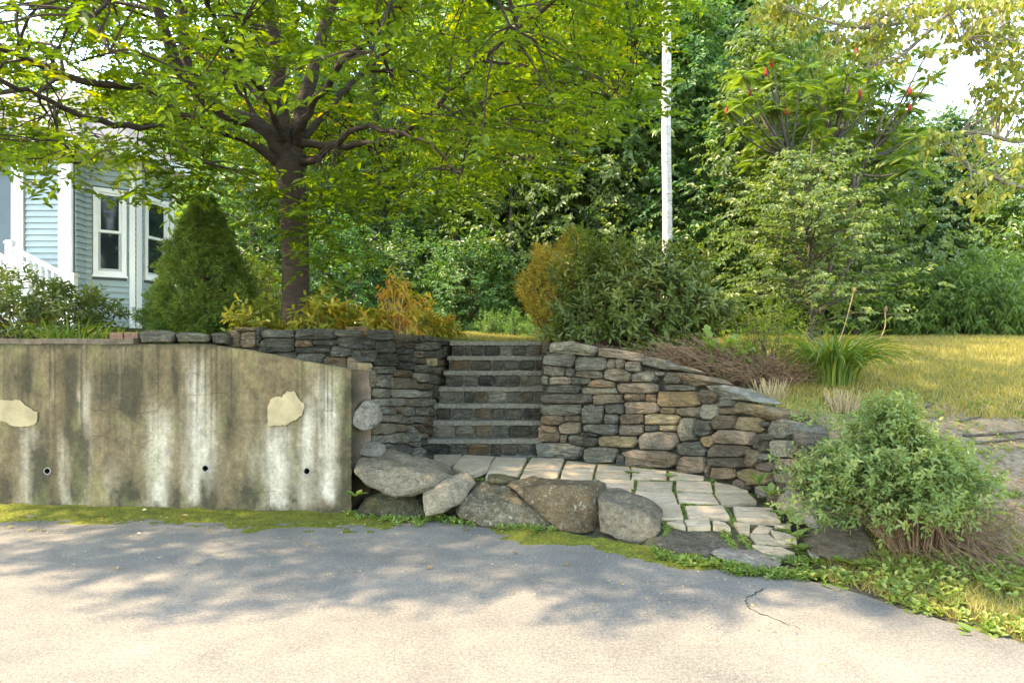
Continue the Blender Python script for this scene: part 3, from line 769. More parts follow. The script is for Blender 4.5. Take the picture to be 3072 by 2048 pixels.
boulder('boulder', [(1059,1392,6.35),(1097,1350,6.75),(1142,1347,6.85),(1200,1370,6.75),(1338,1389,6.6),(1358,1423,6.45),(1262,1490,6.05),(1186,1468,6.1),(1150,1482,6.1),(1112,1455,6.15),(1059,1402,6.3),(1215,1402,6.3),(1290,1427,6.2),(1110,1400,6.3)],
        'boulder', 'large tan boulder leaning against the end of the concrete wall', .35, .020, .85, seed=1)
boulder('boulder', [(1072,1548,6.15),(1088,1500,6.25),(1150,1470,6.35),(1255,1485,6.3),(1275,1558,6.1),(1170,1562,6.1)], 'boulder_moss', 'low dark mossy boulder tucked under the large leaning one', .5, .02, .9, seed=2)
boulder('boulder', [(1264,1494,6.02),(1271,1472,6.1),(1338,1432,6.25),(1383,1417,6.35),(1410,1424,6.35),(1425,1454,6.2),(1416,1470,6.15),(1369,1514,6.0),(1334,1536,5.95),(1280,1550,5.95),(1267,1534,5.97),(1345,1470,5.98)],
        'boulder', 'small pointed tan boulder tilted up between the mossy and lichened ones', .3, .014, .8, seed=3)
boulder('boulder', c8([(140,385,6.0),(295,240,6.25),(360,222,6.35),(450,225,6.3),(560,330,6.0),(660,420,5.88),(745,525,5.8),(640,528,5.8),(400,480,5.85),(270,475,5.92),(170,425,5.98),(440,330,6.0)]), 'boulder_lichen', 'cracked brown lichened boulder left of the big square one', .45, .022, .9, seed=4)
boulder('boulder', c8([(450,222,6.15),(560,187,6.4),(1015,195,6.25),(1042,250,5.95),(1015,300,5.78),(1030,505,5.68),(850,522,5.66),(740,512,5.7),(600,390,5.82),(470,262,5.98),(560,250,5.9),(990,245,5.85)]), 'boulder_lichen', 'big square dark boulder crusted with pale lichen at the patio edge', .4, .016, .92, seed=5)
boulder('boulder', c8([(1035,255,6.0),(1130,252,6.05),(1270,318,5.85),(1380,370,5.65),(1414,430,5.5),(1392,520,5.4),(1330,604,5.34),(1230,555,5.42),(1100,540,5.52),(1035,515,5.6),(1022,340,5.7),(1080,350,5.62),(1300,400,5.5)]), 'boulder', 'rounded tan boulder at the right end of the boulder row', .4, .016, .9, seed=6)
boulder('boulder', c8([(1358,592,5.25),(1450,522,5.45),(1600,500,5.55),(1700,495,5.6),(1800,520,5.5),(1935,622,5.15),(1700,628,5.1),(1640,652,5.05),(1560,697,4.98),(1480,672,5.05)]), 'boulder', 'broad low grey rock at the foot of the flagstones', .3, .012, .9, seed=7)
boulder('boulder', c8([(1722,655,4.95),(1850,637,5.05),(2010,642,5.05),(2155,690,4.88),(2125,732,4.78),(1990,748,4.74),(1850,730,4.78)]), 'boulder_grey', 'flat pale grey rock nearest the asphalt below the low grey rock', .25, .012, .9, seed=8)
boulder('rock', c8([(328,182,6.35),(400,170,6.5),(470,176,6.5),(515,198,6.4),(450,224,6.3),(340,222,6.3)]), 'boulder_moss', 'small mossy rock set behind the cracked lichened boulder', .2, .01, .9, 'rock', 9)
c6 = lambda L: [(1550+x*.478, 950+y*.478, dd) for x, y, dd in L]
boulder('boulder', c6([(1690,1160,5.6),(1725,1050,5.75),(1790,1025,5.8),(1850,1055,5.75),(1885,1150,5.6),(1835,1295,5.4),(1760,1290,5.45),(1705,1230,5.5)]), 'boulder', 'upright cream boulder at the low end of the curved wall', .3, .014, .9, seed=10)
boulder('rock', c6([(1825,1240,5.35),(1850,1190,5.4),(1900,1190,5.4),(1925,1260,5.3),(1920,1335,5.2),(1860,1330,5.25)]), 'boulder_grey', 'pale grey rock wedged beside the upright cream boulder', .25, .012, .9, 'rock', 11)
boulder('rock', c6([(1905,1250,5.25),(1945,1215,5.3),(2080,1230,5.25),(2090,1330,5.1),(1990,1350,5.1),(1915,1325,5.15)]), 'schist_dark', 'dark rock under the spirea bush beside the bed', .3, .012, .9, 'rock', 12)
boulder('rock', [(2440,1640,4.95),(2470,1595,5.05),(2540,1580,5.1),(2612,1590,5.0),(2625,1640,4.85),(2600,1682,4.75),(2500,1676,4.78),(2455,1668,4.85)], 'schist_brown', 'brown layered slab at the front foot of the spirea bush', .35, .014, .9, 'rock', 13)
boulder('rock', [(2425,1655,4.95),(2450,1630,5.0),(2470,1660,4.9),(2450,1690,4.85)], 'boulder_grey', 'little grey stone beside the brown layered slab', .15, .01, .9, 'rock', 14)
boulder('rock', [(1054,1270,6.28),(1062,1236,6.32),(1098,1200,6.4),(1128,1215,6.45),(1142,1258,6.45),(1112,1290,6.35),(1080,1292,6.3)], 'boulder_grey', 'rounded blue grey rock jutting from the wall beside the concrete end', .25, .012, .9, 'rock', 15)
boulder('rock', [(1070,1362,6.4),(1085,1330,6.5),(1130,1325,6.6),(1160,1345,6.6),(1140,1370,6.5)], 'boulder_grey', 'white flecked broken rock above the leaning boulder', .2, .012, .9, 'rock', 16)

# ---- stained concrete retaining wall
conc = thing('concrete_wall', (-3.2,6.6,0), 'stained old concrete retaining wall with three drain holes and peeling patches', 'wall')
def cfront(x): return 6.29+(-1.48-np.asarray(x))*.108
xs_ = np.arange(-9.0, -1.475, .0143); xs_ = np.append(xs_, -1.48); us = np.linspace(0, 1, 108)
XX, UU = np.meshgrid(xs_, us)
topz = np.interp(XX, [-9,-2.85,-2.75,-1.48], [1.575,1.575,1.558,1.337]) + .012*(fbm(XX*7, XX*0, 71)-.5)
ZZ = UU*(topz+.05)-.05
YY = cfront(XX)-.006*(fbm(XX*3, ZZ*3, 72)-.5)*2-.003*(fbm(XX*14, ZZ*14, 73)-.5)*2
PX = CX+XX/YY*F0; PY = CY+(EYE-ZZ)/YY*F0
wx = PX+26*(fbm(XX*4, ZZ*2.2, 74)-.5)+9*(fbm(XX*22, ZZ*3, 75)-.5)*2
def streak(c, wd, y0, y1, s): return s*np.exp(-np.abs((wx-c)/(wd*.52))**2.4)*sstep(y0-60, y0+70, PY+90*(fbm(XX*9, ZZ*.6, 76)-.5))*sstep(y1+25, y1-25, PY+60*(fbm(XX*8, ZZ*1.5, 77)-.5))
tone = fbm(XX*6, ZZ*1.4, 78); fine = fbm(XX*18, ZZ*14, 79)
cc = np.array([.25,.19,.098])*c3(tone)+np.array([.115,.082,.042])*c3(1-tone)
cc = cc*c3(.55+.9*fine)
dk = 0
for a in [(80,55,1060,1190,.75),(60,90,1080,1170,.5),(215,45,1070,1310,.9),(330,60,1080,1200,.9),(385,70,1070,1250,1.0),(15,40,1420,1530,.9),(120,60,1330,1520,.9),(235,58,1260,1500,1.0),(160,60,1480,1530,.6),(380,80,1430,1530,.85),(525,45,1440,1530,.8),
          (640,45,1425,1530,.7),(745,75,1430,1535,.9),(520,30,1040,1190,.7),(450,40,1050,1150,.5),(1040,40,1110,1540,.7),(690,50,1080,1330,.45),(290,30,1090,1230,.4),(880,30,1440,1540,.35),(615,34,1420,1540,.6),(160,40,1060,1180,.35)]:
    dk = np.maximum(dk, streak(*a))
dk = np.maximum(dk, .75*sstep(1072, 1040, PY+30*fine)*(XX < -2.1)); dk = np.maximum(dk, .6*sstep(1500, 1540, PY+40*(fine-.5)))
vs_ = fbm(XX*26, ZZ*.9, 84, 4); mot = fbm(XX*13, ZZ*8, 80, 5); grit = fbm(XX*30, ZZ*26, 91, 3)
dk = np.clip(1.45*dk*(.40+.60*mot+.35*grit)+.55*sstep(.40, .62, dk*.75+.9*(mot-.5)+.3*(grit-.5))*dk+.30*sstep(.55, .72, vs_)*grit+.35*sstep(.56, .70, mot)*grit, 0, .95)
dk = np.clip(dk+.55*sstep(.60, .70, fbm(XX*42, ZZ*.45, 87, 3))*sstep(.25, .9, UU+.3*(mot-.5)), 0, .95)
wh = 0
for a in [(90,60,1290,1530,.5),(200,44,1290,1520,.4),(255,34,1120,1530,.5),(478,74,1240,1530,.75),(590,50,1090,1330,.7),(600,84,1230,1500,.75),(835,84,1270,1540,.8),(925,40,1230,1400,.75),(985,60,1150,1500,.9),(1012,36,1130,1440,.5),(880,160,1380,1545,.4),(560,30,1300,1480,.4),(760,40,1320,1500,.25),(340,60,1400,1520,.25)]:
    wh = np.maximum(wh, streak(*a))
wh = np.clip(1.25*wh*(.35+.55*fbm(XX*10, ZZ*4, 81, 5)+.35*fbm(XX*34, ZZ*1.1, 85, 3)+.25*(grit-.5))+.22*sstep(.60, .76, fbm(XX*15, ZZ*.8, 86))*grit, 0, .9)
wh = wh*(1-.55*dk)
cc = cc*.70
cc = cc*c3(1-wh)+np.array([.42,.375,.285])*c3(wh*(.8+.4*fine))
dcol = np.array([.024,.024,.013])*c3(fine)+np.array([.055,.046,.025])*c3(1-fine)
cc = cc*c3(1-dk*.95)+dcol*c3(dk*.95)
gr = sstep(.55, .75, fbm(XX*5, ZZ*2.5, 82))*.35
cc = cc*c3(1-gr)+np.array([.15,.15,.055])*c3(gr)
V = np.stack([XX, YY, ZZ], -1); ii = np.arange(XX.size).reshape(XX.shape)
Fq = np.stack([ii[:-1,:-1], ii[:-1,1:], ii[1:,1:], ii[1:,:-1]], -1).reshape(-1, 4)
Vf = V.reshape(-1, 3)
holes = []
for hx, hy in [(143,1412),(617,1404),(921,1412)]:
    d = 6.5
    for _ in range(5): x = (hx-CX)/F0*d; d = float(cfront(x))
    holes.append(P(hx, hy, d))
cen = Vf[Fq].mean(1); kill = np.zeros(len(Fq), bool)
for h in holes: kill |= ((cen[:, 0]-h[0])**2+(cen[:, 2]-h[2])**2) < .027**2
Fq = Fq[~kill]
# top, back and end of the wall
nb = len(Vf); top = V[-1]; bkv = top+np.array([0, .30, 0]); bkl = bkv.copy(); bkl[:, 2] = -.05
e0 = V[:, -1]; e1 = e0+np.array([.115, .31, 0])
Vx = np.vstack([Vf, bkv, bkl, e1]); nt_ = len(top); ne = len(e0)
Fx = [tuple(f) for f in Fq]
for i in range(nt_-1):
    a = ii[-1, i]; Fx.append((a, a+1, nb+i+1, nb+i)); Fx.append((nb+i, nb+i+1, nb+nt_+i+1, nb+nt_+i))
for i in range(ne-1):
    Fx.append((ii[i, -1], nb+2*nt_+i, nb+2*nt_+i+1, ii[i+1, -1]))
ec = np.array([.17,.12,.085])*(.7+.6*fbm(np.arange(ne)*.0+3, np.arange(ne)*.2, 83))[:, None]
cx_ = np.vstack([cc.reshape(-1, 3), cc[-1], cc[-1]*.6, ec])
mk('wall_body', Vx, Fx, M['concrete'], conc, smooth=True, col=cx_)
for h in holes:
    n_ = 14; a = np.arange(n_)*2*math.pi/n_; V = []
    for rr, yy in ((.036,.0),(.036,-.008),(.027,-.008),(.027,.16)): V += [(h[0]+rr*math.cos(t), h[1]+yy, h[2]+rr*math.sin(t)) for t in a]
    Fs = [(r*n_+i, (r+1)*n_+i, (r+1)*n_+(i+1) % n_, r*n_+(i+1) % n_) for r in range(3) for i in range(n_)]
    pr = mk('drain_pipe', V, [f[::-1] for f in Fs[:2*n_]], M['concrete' if False else 'pvc'], conc)
    mk('pipe_bore', [v for v in V[2*n_:]]+[(h[0], h[1]+.16, h[2])], [(i, n_+i, n_+(i+1) % n_, (i+1) % n_)[::-1] for i in range(n_)]+[(n_+i, n_+(i+1) % n_, 2*n_) for i in range(n_)], M['dark'], pr)
def patch(pts, name='cement_patch'):
    q = []
    for i in range(len(pts)):
        a, b2 = np.array(pts[i], float), np.array(pts[(i+1) % len(pts)], float)
        for j in range(4): q.append(a+(b2-a)*j/4+(rs.random(2)-.5)*5)
    V = []
    for off, sc_ in ((.0, 1), (-.013, .99), (-.014, .6)):
        c = np.mean(q, 0)
        for t in q:
            t = c+(t-c)*sc_; d = 6.5
            for _ in range(4): d = float(cfront((t[0]-CX)/F0*d))+off-.003
            V.append(P(t[0], t[1], d))
    V.append(np.mean(V[-len(q):], 0)); n_ = len(q)
    Fs = [(r*n_+i, (r+1)*n_+i, (r+1)*n_+(i+1) % n_, r*n_+(i+1) % n_) for r in range(2) for i in range(n_)]+[(2*n_+i, 3*n_, 2*n_+(i+1) % n_) for i in range(n_)]
    mk(name, V, [f[::-1] for f in Fs], M['patch'], conc)
patch([(802,1278),(803,1225),(815,1193),(845,1190),(862,1172),(885,1174),(900,1200),(916,1215),(905,1245),(880,1262),(855,1276),(830,1275)])
patch([(-60,1190),(10,1200),(60,1200),(75,1215),(95,1228),(113,1235),(112,1268),(85,1280),(40,1278),(20,1268),(-60,1250)])
0 and patch([(180,1068),(200,1060),(300,1060),(320,1064),(310,1070),(225,1072),(215,1080),(195,1080)])
# hairline cracks in the render coat
for pts in [[(262,1225),(300,1232),(345,1226),(400,1238),(470,1230)],[(395,1333),(420,1335),(455,1318)],[(575,1115),(590,1122),(607,1128)],[(560,1180),(600,1186),(660,1178),(700,1188)],[(240,1318),(285,1306),(330,1312)],[(700,1560-90),(760,1478),(830,1470)],[(965,1225),(985,1232),(1005,1228)]]:
    q = spline([(x, y, 0) for x, y in pts], 22); q[:, :2] += rs.normal(0, 1.6, (22, 2)); V = []
    for sgn in (-1, 1):
        for i_, t in enumerate(q):
            d = 6.5
            for _ in range(4): d = float(cfront((t[0]-CX)/F0*d))-.0125
            V.append(P(t[0], t[1]+sgn*(.25+.45*rs.random()), d))
    mk('crack', V, [(i_, i_+1, 23+i_, 22+i_) for i_ in range(21)], M['crack'], conc)
# cap: timber, bricks and coping stones lying along the top
x0 = -9.0; tb = MB(); xe = (412-CX)/F0*6.55; sg = np.linspace(x0, xe, 24)
tb2 = [tb.bar((sg[i], cfront(sg[i])+.11, 1.598+.006*rs.random()), (sg[i+1]-.003, cfront(sg[i+1])+.11, 1.598+.006*rs.random()), .24, .052) for i in range(23)]
tag(tb.build('edging_timber', M['timber']), 'weathered brown edging laid along the top of the concrete wall', 'edging')
for (a, b2_), lab in zip([((330,1008),(369,1027)),((373,1008),(414,1027))], ['left of two brown bricks lying end to end on the wall top','right of two brown bricks, touching the grey coping stone']):
    d = 6.62; p0 = P(a[0], a[1], d); p1 = P(b2_[0], b2_[1], d); bb = MB(); bb.bar(((p0[0]), d+.05, 1.655), (p1[0], d+.045, 1.655), .10, .058)
    tag(bb.build('brick', M['brick']), lab, 'brick')
class PlaneS:
    def __init__(s, d): s.d = d
    def hit(s, px, py): return P(px, py, s.d)
    def normal(s, px): return nrm(np.array([.1, -1., .05]))
for poly, mt, lab in [([(418,1000),(440,991),(500,990),(522,1000),(526,1018),(515,1027),(425,1026)], 'schist', 'long grey coping stone on the wall top beside the bricks'),
                      ([(528,1004),(545,996),(600,998),(628,1004),(630,1018),(622,1026),(535,1026)], 'schist_pale', 'pale lichened coping stone right of the grey one'),
                      ([(633,1000),(680,996),(690,1012),(688,1034),(640,1028)], 'schist_dark', 'dark small coping stone before the stacked stone wall starts')]:
    q = []
    for i in range(len(poly)):
        A_, B_ = np.array(poly[i], float), np.array(poly[(i+1) % len(poly)], float)
        for j in range(2): q.append(A_+(B_-A_)*j/2)
    S_ = PlaneS(6.52); V, Fs = stone_from_outline(np.array([S_.hit(*t) for t in q]), S_.normal(0), rs, .04, .24)
    tag(mk('coping_stone', V, Fs, M[mt]), lab, 'stone')
# ------------------------------------------------------------------ the house
BZ, SZ = 1.86, 4.85
house = thing('house', (-7.4,12.0,1.8), 'blue grey clapboard house with white trim and a bay with two tall windows', 'house')
def board_wall(a, b2, z0, z1, mat, holes=(), expo=.103):
    """lapped clapboards between plan points a and b (a left, b right seen from outside)"""
    a = np.array([*a, 0.0]); b2 = np.array([*b2, 0.0]); L = np.linalg.norm(b2-a); u = (b2-a)/L; n = np.array([u[1], -u[0], 0])
    z = z0; proto = {}
    while z < z1:
        zt = min(z+expo, z1)
        spans = [(0, L)]
        for h0, h1, hz0, hz1 in holes:
            if zt > hz0+.01 and z < hz1-.01:
                spans = [q for s in spans for q in ((s[0], min(s[1], h0)), (max(s[0], h1), s[1])) if q[1]-q[0] > .02]
        for s0, s1 in spans:
            key = (round(s0, 3), round(s1, 3), round(zt-z, 3))
            o0 = a+u*s0+np.array([0, 0, z])
            if key in proto:
                c = proto[key].copy(); sc.collection.objects.link(c); c.parent = house
                c.location = np.array(o0)-WL[house.name]
            else:
                e = u*(s1-s0); hgt = zt-z
                prof = [n*.002, n*.036, n*.034+np.array([0,0,.010]), n*.006+np.array([0,0,hgt]), n*.000+np.array([0,0,hgt])]
                mb = MB(); V = [q+o0 for q in prof]+[q+o0+e for q in prof]
                mb.add(V, [(0,1,6,5),(1,2,7,6),(2,3,8,7),(3,4,9,8),(4,3,2,1,0),(5,6,7,8,9)])
                proto[key] = mb.build('clapboard', mat, house, origin=o0)
        z = zt
    return a, u, n, L
def trim(p, q, wd, z0, z1, name='corner_board', off=.05):
    p = np.array([*p, 0.0]); q = np.array([*q, 0.0]); u = nrm(q-p); n = np.array([u[1], -u[0], 0])
    mb = MB(); mb.prism([p+n*off, p+u*wd+n*off, p+u*wd-n*.02, p-n*.02], (0, 0, 0)) if False else None
    A_ = p+n*off; B_ = p+u*wd+n*off; C_ = p+u*wd-n*.03; D_ = p-n*.03
    base = [A_+[0,0,z0], B_+[0,0,z0], C_+[0,0,z0], D_+[0,0,z0]]
    mb = MB(); mb.prism(base, (0, 0, z1-z0)); return mb.build(name, M['white'], house)
w0 = (-9.2, 11.6); w1 = (-7.43, 11.6); w2 = (-7.445, 11.9); w3 = (-6.855, 12.4); w4 = (-6.70, 13.45)
pl = MB()
for a, b2 in ((w0, w1), (w1, w2), (w2, w3), (w3, w4), (w4, (-7.5, 14.0)),):
    a3 = np.array([*a, BZ-.25]); b3 = np.array([*b2, BZ-.25]); u = nrm(b3-a3); nn = np.array([u[1], -u[0], 0])
    pl.add([a3-nn*.004, b3-nn*.004, b3-nn*.004+[0,0,SZ-BZ+.6], a3-nn*.004+[0,0,SZ-BZ+.6]], [(0,1,2,3)])
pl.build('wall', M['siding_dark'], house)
fd = MB()
for a, b2 in ((w2, w3), (w3, w4)):
    fd.bar((a[0]+.02, a[1]+.04, BZ-.16), (b2[0], b2[1]+.04, BZ-.16), .06, .26)
fd.build('foundation', M['timber'], house)
def hgt(py, d): return EYE-(py-CY)/F0*d
board_wall((-8.25,11.6), (-7.66,11.6), BZ-.2, SZ, M['siding'])
board_wall(w1, w2, BZ-.1, SZ, M['siding'])
# windows: frame > sash, pane
def window(a, u, n, s0, s1, z0, z1, lab=None):
    fr = MB(); t = .075
    def q(s, z, o): return a+u*s+n*o+np.array([0, 0, z])
    def slab(mb, s_0, s_1, z_0, z_1, o0, o1):
        mb.add([q(s_0,z_0,o0),q(s_1,z_0,o0),q(s_1,z_0,o1),q(s_0,z_0,o1),q(s_0,z_1,o0),q(s_1,z_1,o0),q(s_1,z_1,o1),q(s_0,z_1,o1)], [(3,2,1,0),(4,5,6,7),(0,1,5,4),(1,2,6,5),(2,3,7,6),(3,0,4,7)])
    slab(fr, s0, s0+t, z0, z1, .05, -.06); slab(fr, s1-t, s1, z0, z1, .05, -.06)
    slab(fr, s0+t, s1-t, z1-t, z1, .048, -.06); slab(fr, s0+t, s1-t, z0, z0+t, .048, -.06); slab(fr, s0-.02, s1+.02, z0-.035, z0-.002, .075, -.04)
    w_ = fr.build('window', M['white'], house)
    zm = (z0+z1)/2+.02
    for k, (za_, zb2) in enumerate(((z0+t+.003, zm), (zm-.03, z1-t-.003))):
        sh = MB(); o = .012 if k == 0 else .03; g = .042
        slab(sh, s0+t+.002, s0+t+g, za_, zb2, o, o-.03); slab(sh, s1-t-g, s1-t-.002, za_, zb2, o, o-.03)
        slab(sh, s0+t+g, s1-t-g, za_, za_+g, o-.002, o-.03); slab(sh, s0+t+g, s1-t-g, zb2-g, zb2, o-.002, o-.03)
        sh.build('sash', M['screen'] if k == 0 else M['white'], w_)
        gl = MB(); slab(gl, s0+t+g-.004, s1-t-g+.004, za_+g-.004, zb2-g+.004, o-.014, o-.020); gl.build('pane', M['glass'], w_)
aL = np.array([*w2, 0.]); uL = nrm(np.array([*w3, 0.])-aL); nL = np.array([uL[1], -uL[0], 0]); LL = math.dist(w2, w3)
def s_at(px, a, u):
    k = (px-CX)/F0; return (k*a[1]-a[0])/(u[0]-k*u[1])
s0, s1 = s_at(278, aL, uL), s_at(378, aL, uL)
wz0, wz1 = hgt(826, 12.1), hgt(566, 12.1)
board_wall(w2, w3, BZ, SZ, M['siding'], [(s0-.01, s1+.01, wz0, wz1)])
window(aL, uL, nL, s0, s1, wz0, wz1)
aR = np.array([*w3, 0.]); uR = nrm(np.array([*w4, 0.])-aR); nR = np.array([uR[1], -uR[0], 0])
r0, r1 = s_at(429, aR, uR), s_at(500, aR, uR)
board_wall(w3, w4, BZ, SZ, M['siding'], [(r0-.01, r1+.01, wz0, wz1)])
window(aR, uR, nR, r0, r1, wz0, wz1)
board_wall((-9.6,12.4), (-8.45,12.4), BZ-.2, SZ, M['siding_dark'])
trim((-7.68,11.6), (-7.43,11.6), .155, BZ-.4, SZ); trim((-8.47,11.6), (-8.2,11.6), .20, BZ-.4, SZ, 'porch_column', .06)
trim(w3, w4, .13, BZ-.02, SZ, 'corner_board', .048)
pv = np.array([*w3, 0.])-uL*.09
trim((pv[0], pv[1]), w3, .088, BZ-.02, SZ, 'corner_board', .054)
pv = np.array([*w4, 0.])-uR*.12; trim((pv[0], pv[1]), w4, .12, BZ, SZ, 'corner_board', .05)
ds = MB(); ds.tube([(-7.475,11.56,BZ-.2),(-7.475,11.56,3.2),(-7.475,11.56,SZ-.15),(-7.475,11.5,SZ)], .04, 8); ds.build('downspout', M['white'], house)
for zc in (2.5, 4.0):
    pass
gt = MB()
gpts = [(-9.6,11.35),(-7.25,11.35),(-7.2,11.72),(-6.62,12.22),(-6.42,13.5),(-7.3,14.15)]
for a, b2 in zip(gpts[:-1], gpts[1:]): gt.bar((a[0],a[1],SZ+.08), (b2[0],b2[1],SZ+.08), .12, .15)
gt.build('gutter', M['white'], house)
sf = MB(); sf.prism([(-9.7,11.4,SZ-.02),(-7.3,11.4,SZ-.02),(-7.25,11.78,SZ-.02),(-6.68,12.26,SZ-.02),(-6.48,13.5,SZ-.02),(-7.4,14.2,SZ-.02),(-8.8,17,SZ-.02),(-9.7,17,SZ-.02)], (0,0,.03)); sf.build('soffit', M['white'], house)
rf = MB(); rg = [(-13,11.33),(-7.22,11.33),(-7.17,11.7),(-6.6,12.2),(-6.40,13.5),(-7.3,14.2),(-9.9,19),(-13,19)]
zr = SZ+.17
rf.add([(x, y, zr) for x, y in rg]+[(-13,15.2,zr+2.1),(-9.4,15.2,zr+2.1)], [(0,1,2,9,8),(2,3,9),(3,4,9),(4,5,9),(5,6,9),(6,7,8,9),(7,6,5,4,3,2,1,0)])
rf.build('roof', M['roof'], house)
# porch stair railings
def railing(pts, lab, newels, nbal):
    t = thing('stair_railing', pts[0], lab, 'railing')
    a, b2 = np.array(pts[0], float), np.array(pts[1], float)
    for z_, nm, hh in ((0, 'handrail', .05), (-.72, 'bottom_rail', .04)):
        mb = MB(); mb.bar(a+[0,0,z_], b2+[0,0,z_], .055, hh); mb.build(nm, M['white'], t)
    for i in range(nbal):
        f = (i+.7)/(nbal+.4); p = a+(b2-a)*f; mb = MB(); mb.bar(p+[0,0,-.71], p+[0,0,-.025], .036, .036, (0,1,0)); mb.build('baluster', M['white'], t)
    for p, h in newels:
        p = np.array(p, float); mb = MB(); mb.bar(p+[0,0,-1.1], p+[0,0,h], .10, .10, (0,1,0))
        mb.bar(p+[0,0,h+.001], p+[0,0,h+.03], .13, .13, (0,1,0)); mb.prism([p+np.array(q) for q in ((-.05,-.05,h+.031),(.05,-.05,h+.031),(.05,.05,h+.031),(-.05,.05,h+.031))], (0,0,.025)); mb.build('newel_post', M['white'], t)
a = P(36,742,11.2); b2 = P(214,836,10.4)
railing([a, b2], 'white stair railing nearer the house, with square balusters and a tall newel post', [(a-[.03,0,0], .06), (b2+[.02,0,0], .03)], 9)
a = P(-60,735,10.6); b2 = P(76,806,10.1)
railing([a, b2], 'white stair railing at the picture edge, half hidden by the leathery shrub', [(b2+[.03,0,0], .04)], 8)
pst = MB()
for i in range(5): pst.box((-8.4+.28*i, 10.55, 1.3), (-8.12+.28*i, 11.3, 2.75-.19*i))
tag(pst.build('porch_steps', M['screen']), 'porch steps behind the white railings', 'steps')
# ------------------------------------------------------------------ foliage tools
def unit_rand(rs, n):
    return nrm(rs.standard_normal((n, 3)))
def leaves(C, D, Nn, L, W, tint, six=False, fold=.22, droop=.12):
    """each row one leaf: base C, direction D, face normal N, length L, width W"""
    D = nrm(D); Nn = nrm(Nn-D*(Nn*D).sum(1, keepdims=True)); S = np.cross(Nn, D)
    L = np.broadcast_to(L, (len(C),))[:, None]; W = np.broadcast_to(W, (len(C),))[:, None]
    tip = C+D*L-np.array([0,0,1.])*L*droop
    if six:
        a = C+D*L*.28+Nn*W*fold; b = C+D*L*.68+Nn*W*fold-np.array([0,0,1.])*L*droop*.35
        V = np.stack([C, a-S*W*.46, b-S*W*.40, tip, b+S*W*.40, a+S*W*.46], 1); k = 6
        F = np.array([[0,1,2,3],[0,3,4,5]])
    else:
        a = C+D*L*.45+Nn*W*fold
        V = np.stack([C, a-S*W*.5, tip, a+S*W*.5], 1); k = 4
        F = np.array([[0,1,2],[0,2,3]])
    n = len(C)
    Fi = (np.arange(n)[:, None, None]*k+F[None]).reshape(-1, F.shape[1])
    return V.reshape(-1, 3), Fi, np.repeat(tint, 2)
def sprays(rs, O, D, slen, n, L, W, mode='flat', tint=.5, tvar=.22, lvar=.25, six=False):
    """short leafy shoots: M origins O, directions D; n leaves on each. Returns leaf mesh arrays and the stems"""
    Mn = len(O); D = nrm(D); Zv = np.array([0, 0, 1.])
    slen = np.broadcast_to(slen, (Mn,))*(1+lvar*(rs.random(Mn)-.5)*2)
    S = np.cross(D, np.broadcast_to(Zv, D.shape)); bad = np.linalg.norm(S, axis=1) < .1; S[bad] = [1, 0, 0]; S = nrm(S); U = np.cross(S, D)
    i = np.arange(n); f = (i+.6)/n
    fr = np.broadcast_to(f, (Mn, n))+(rs.random((Mn, n))-.5)*.6/n
    C = O[:, None]+D[:, None]*(fr*slen[:, None])[..., None]
    C[..., 2] -= .10*(fr**2)*slen[:, None]
    side = np.where(i % 2, 1., -1.)[None, :, None]
    j = rs.standard_normal((Mn, n, 3))
    if mode == 'flat':
        LD = D[:, None]*.75+side*S[:, None]*.9+j*.22; LN = Zv*.9+U[:, None]*.4+j[..., ::-1]*.38
    elif mode == 'face':                                   # leaves at a wood's edge turn outwards to the light
        LD = D[:, None]*.45+side*S[:, None]*.8-Zv*.38+j*.3; LN = Zv*.55+D[:, None]*.75+j[..., ::-1]*.42
    elif mode == 'droop':
        LD = D[:, None]*.35+side*S[:, None]*.6-Zv*.75+j*.25; LN = -D[:, None]*.2+side*S[:, None]*.5+Zv*.5+j[..., ::-1]*.4
    elif mode == 'whorl':
        a = i*2.4+rs.random((Mn, 1))*6.28; LD = np.cos(a)[..., None]*S[:, None]+np.sin(a)[..., None]*U[:, None]+D[:, None]*(.15+.7*fr[..., None])+j*.15
        LN = D[:, None]+Zv*.5+j[..., ::-1]*.25
    elif mode == 'needle':
        a = i*2.4+rs.random((Mn, 1))*6.28; LD = np.cos(a)[..., None]*S[:, None]+np.sin(a)[..., None]*U[:, None]+D[:, None]*.9+j*.1
        LN = j
    sz = (1+.35*(rs.random((Mn, n))-.5))
    t = np.clip(np.broadcast_to(np.asarray(tint, float), (Mn,))[:, None]+(rs.random((Mn, 1))-.5)*tvar*1.2+(rs.random((Mn, n))-.5)*tvar, 0, 1)
    V, F, T = leaves(C.reshape(-1, 3), LD.reshape(-1, 3), LN.reshape(-1, 3), (L*sz).ravel(), (W*sz).ravel(), t.ravel(), six)
    return V, F, T
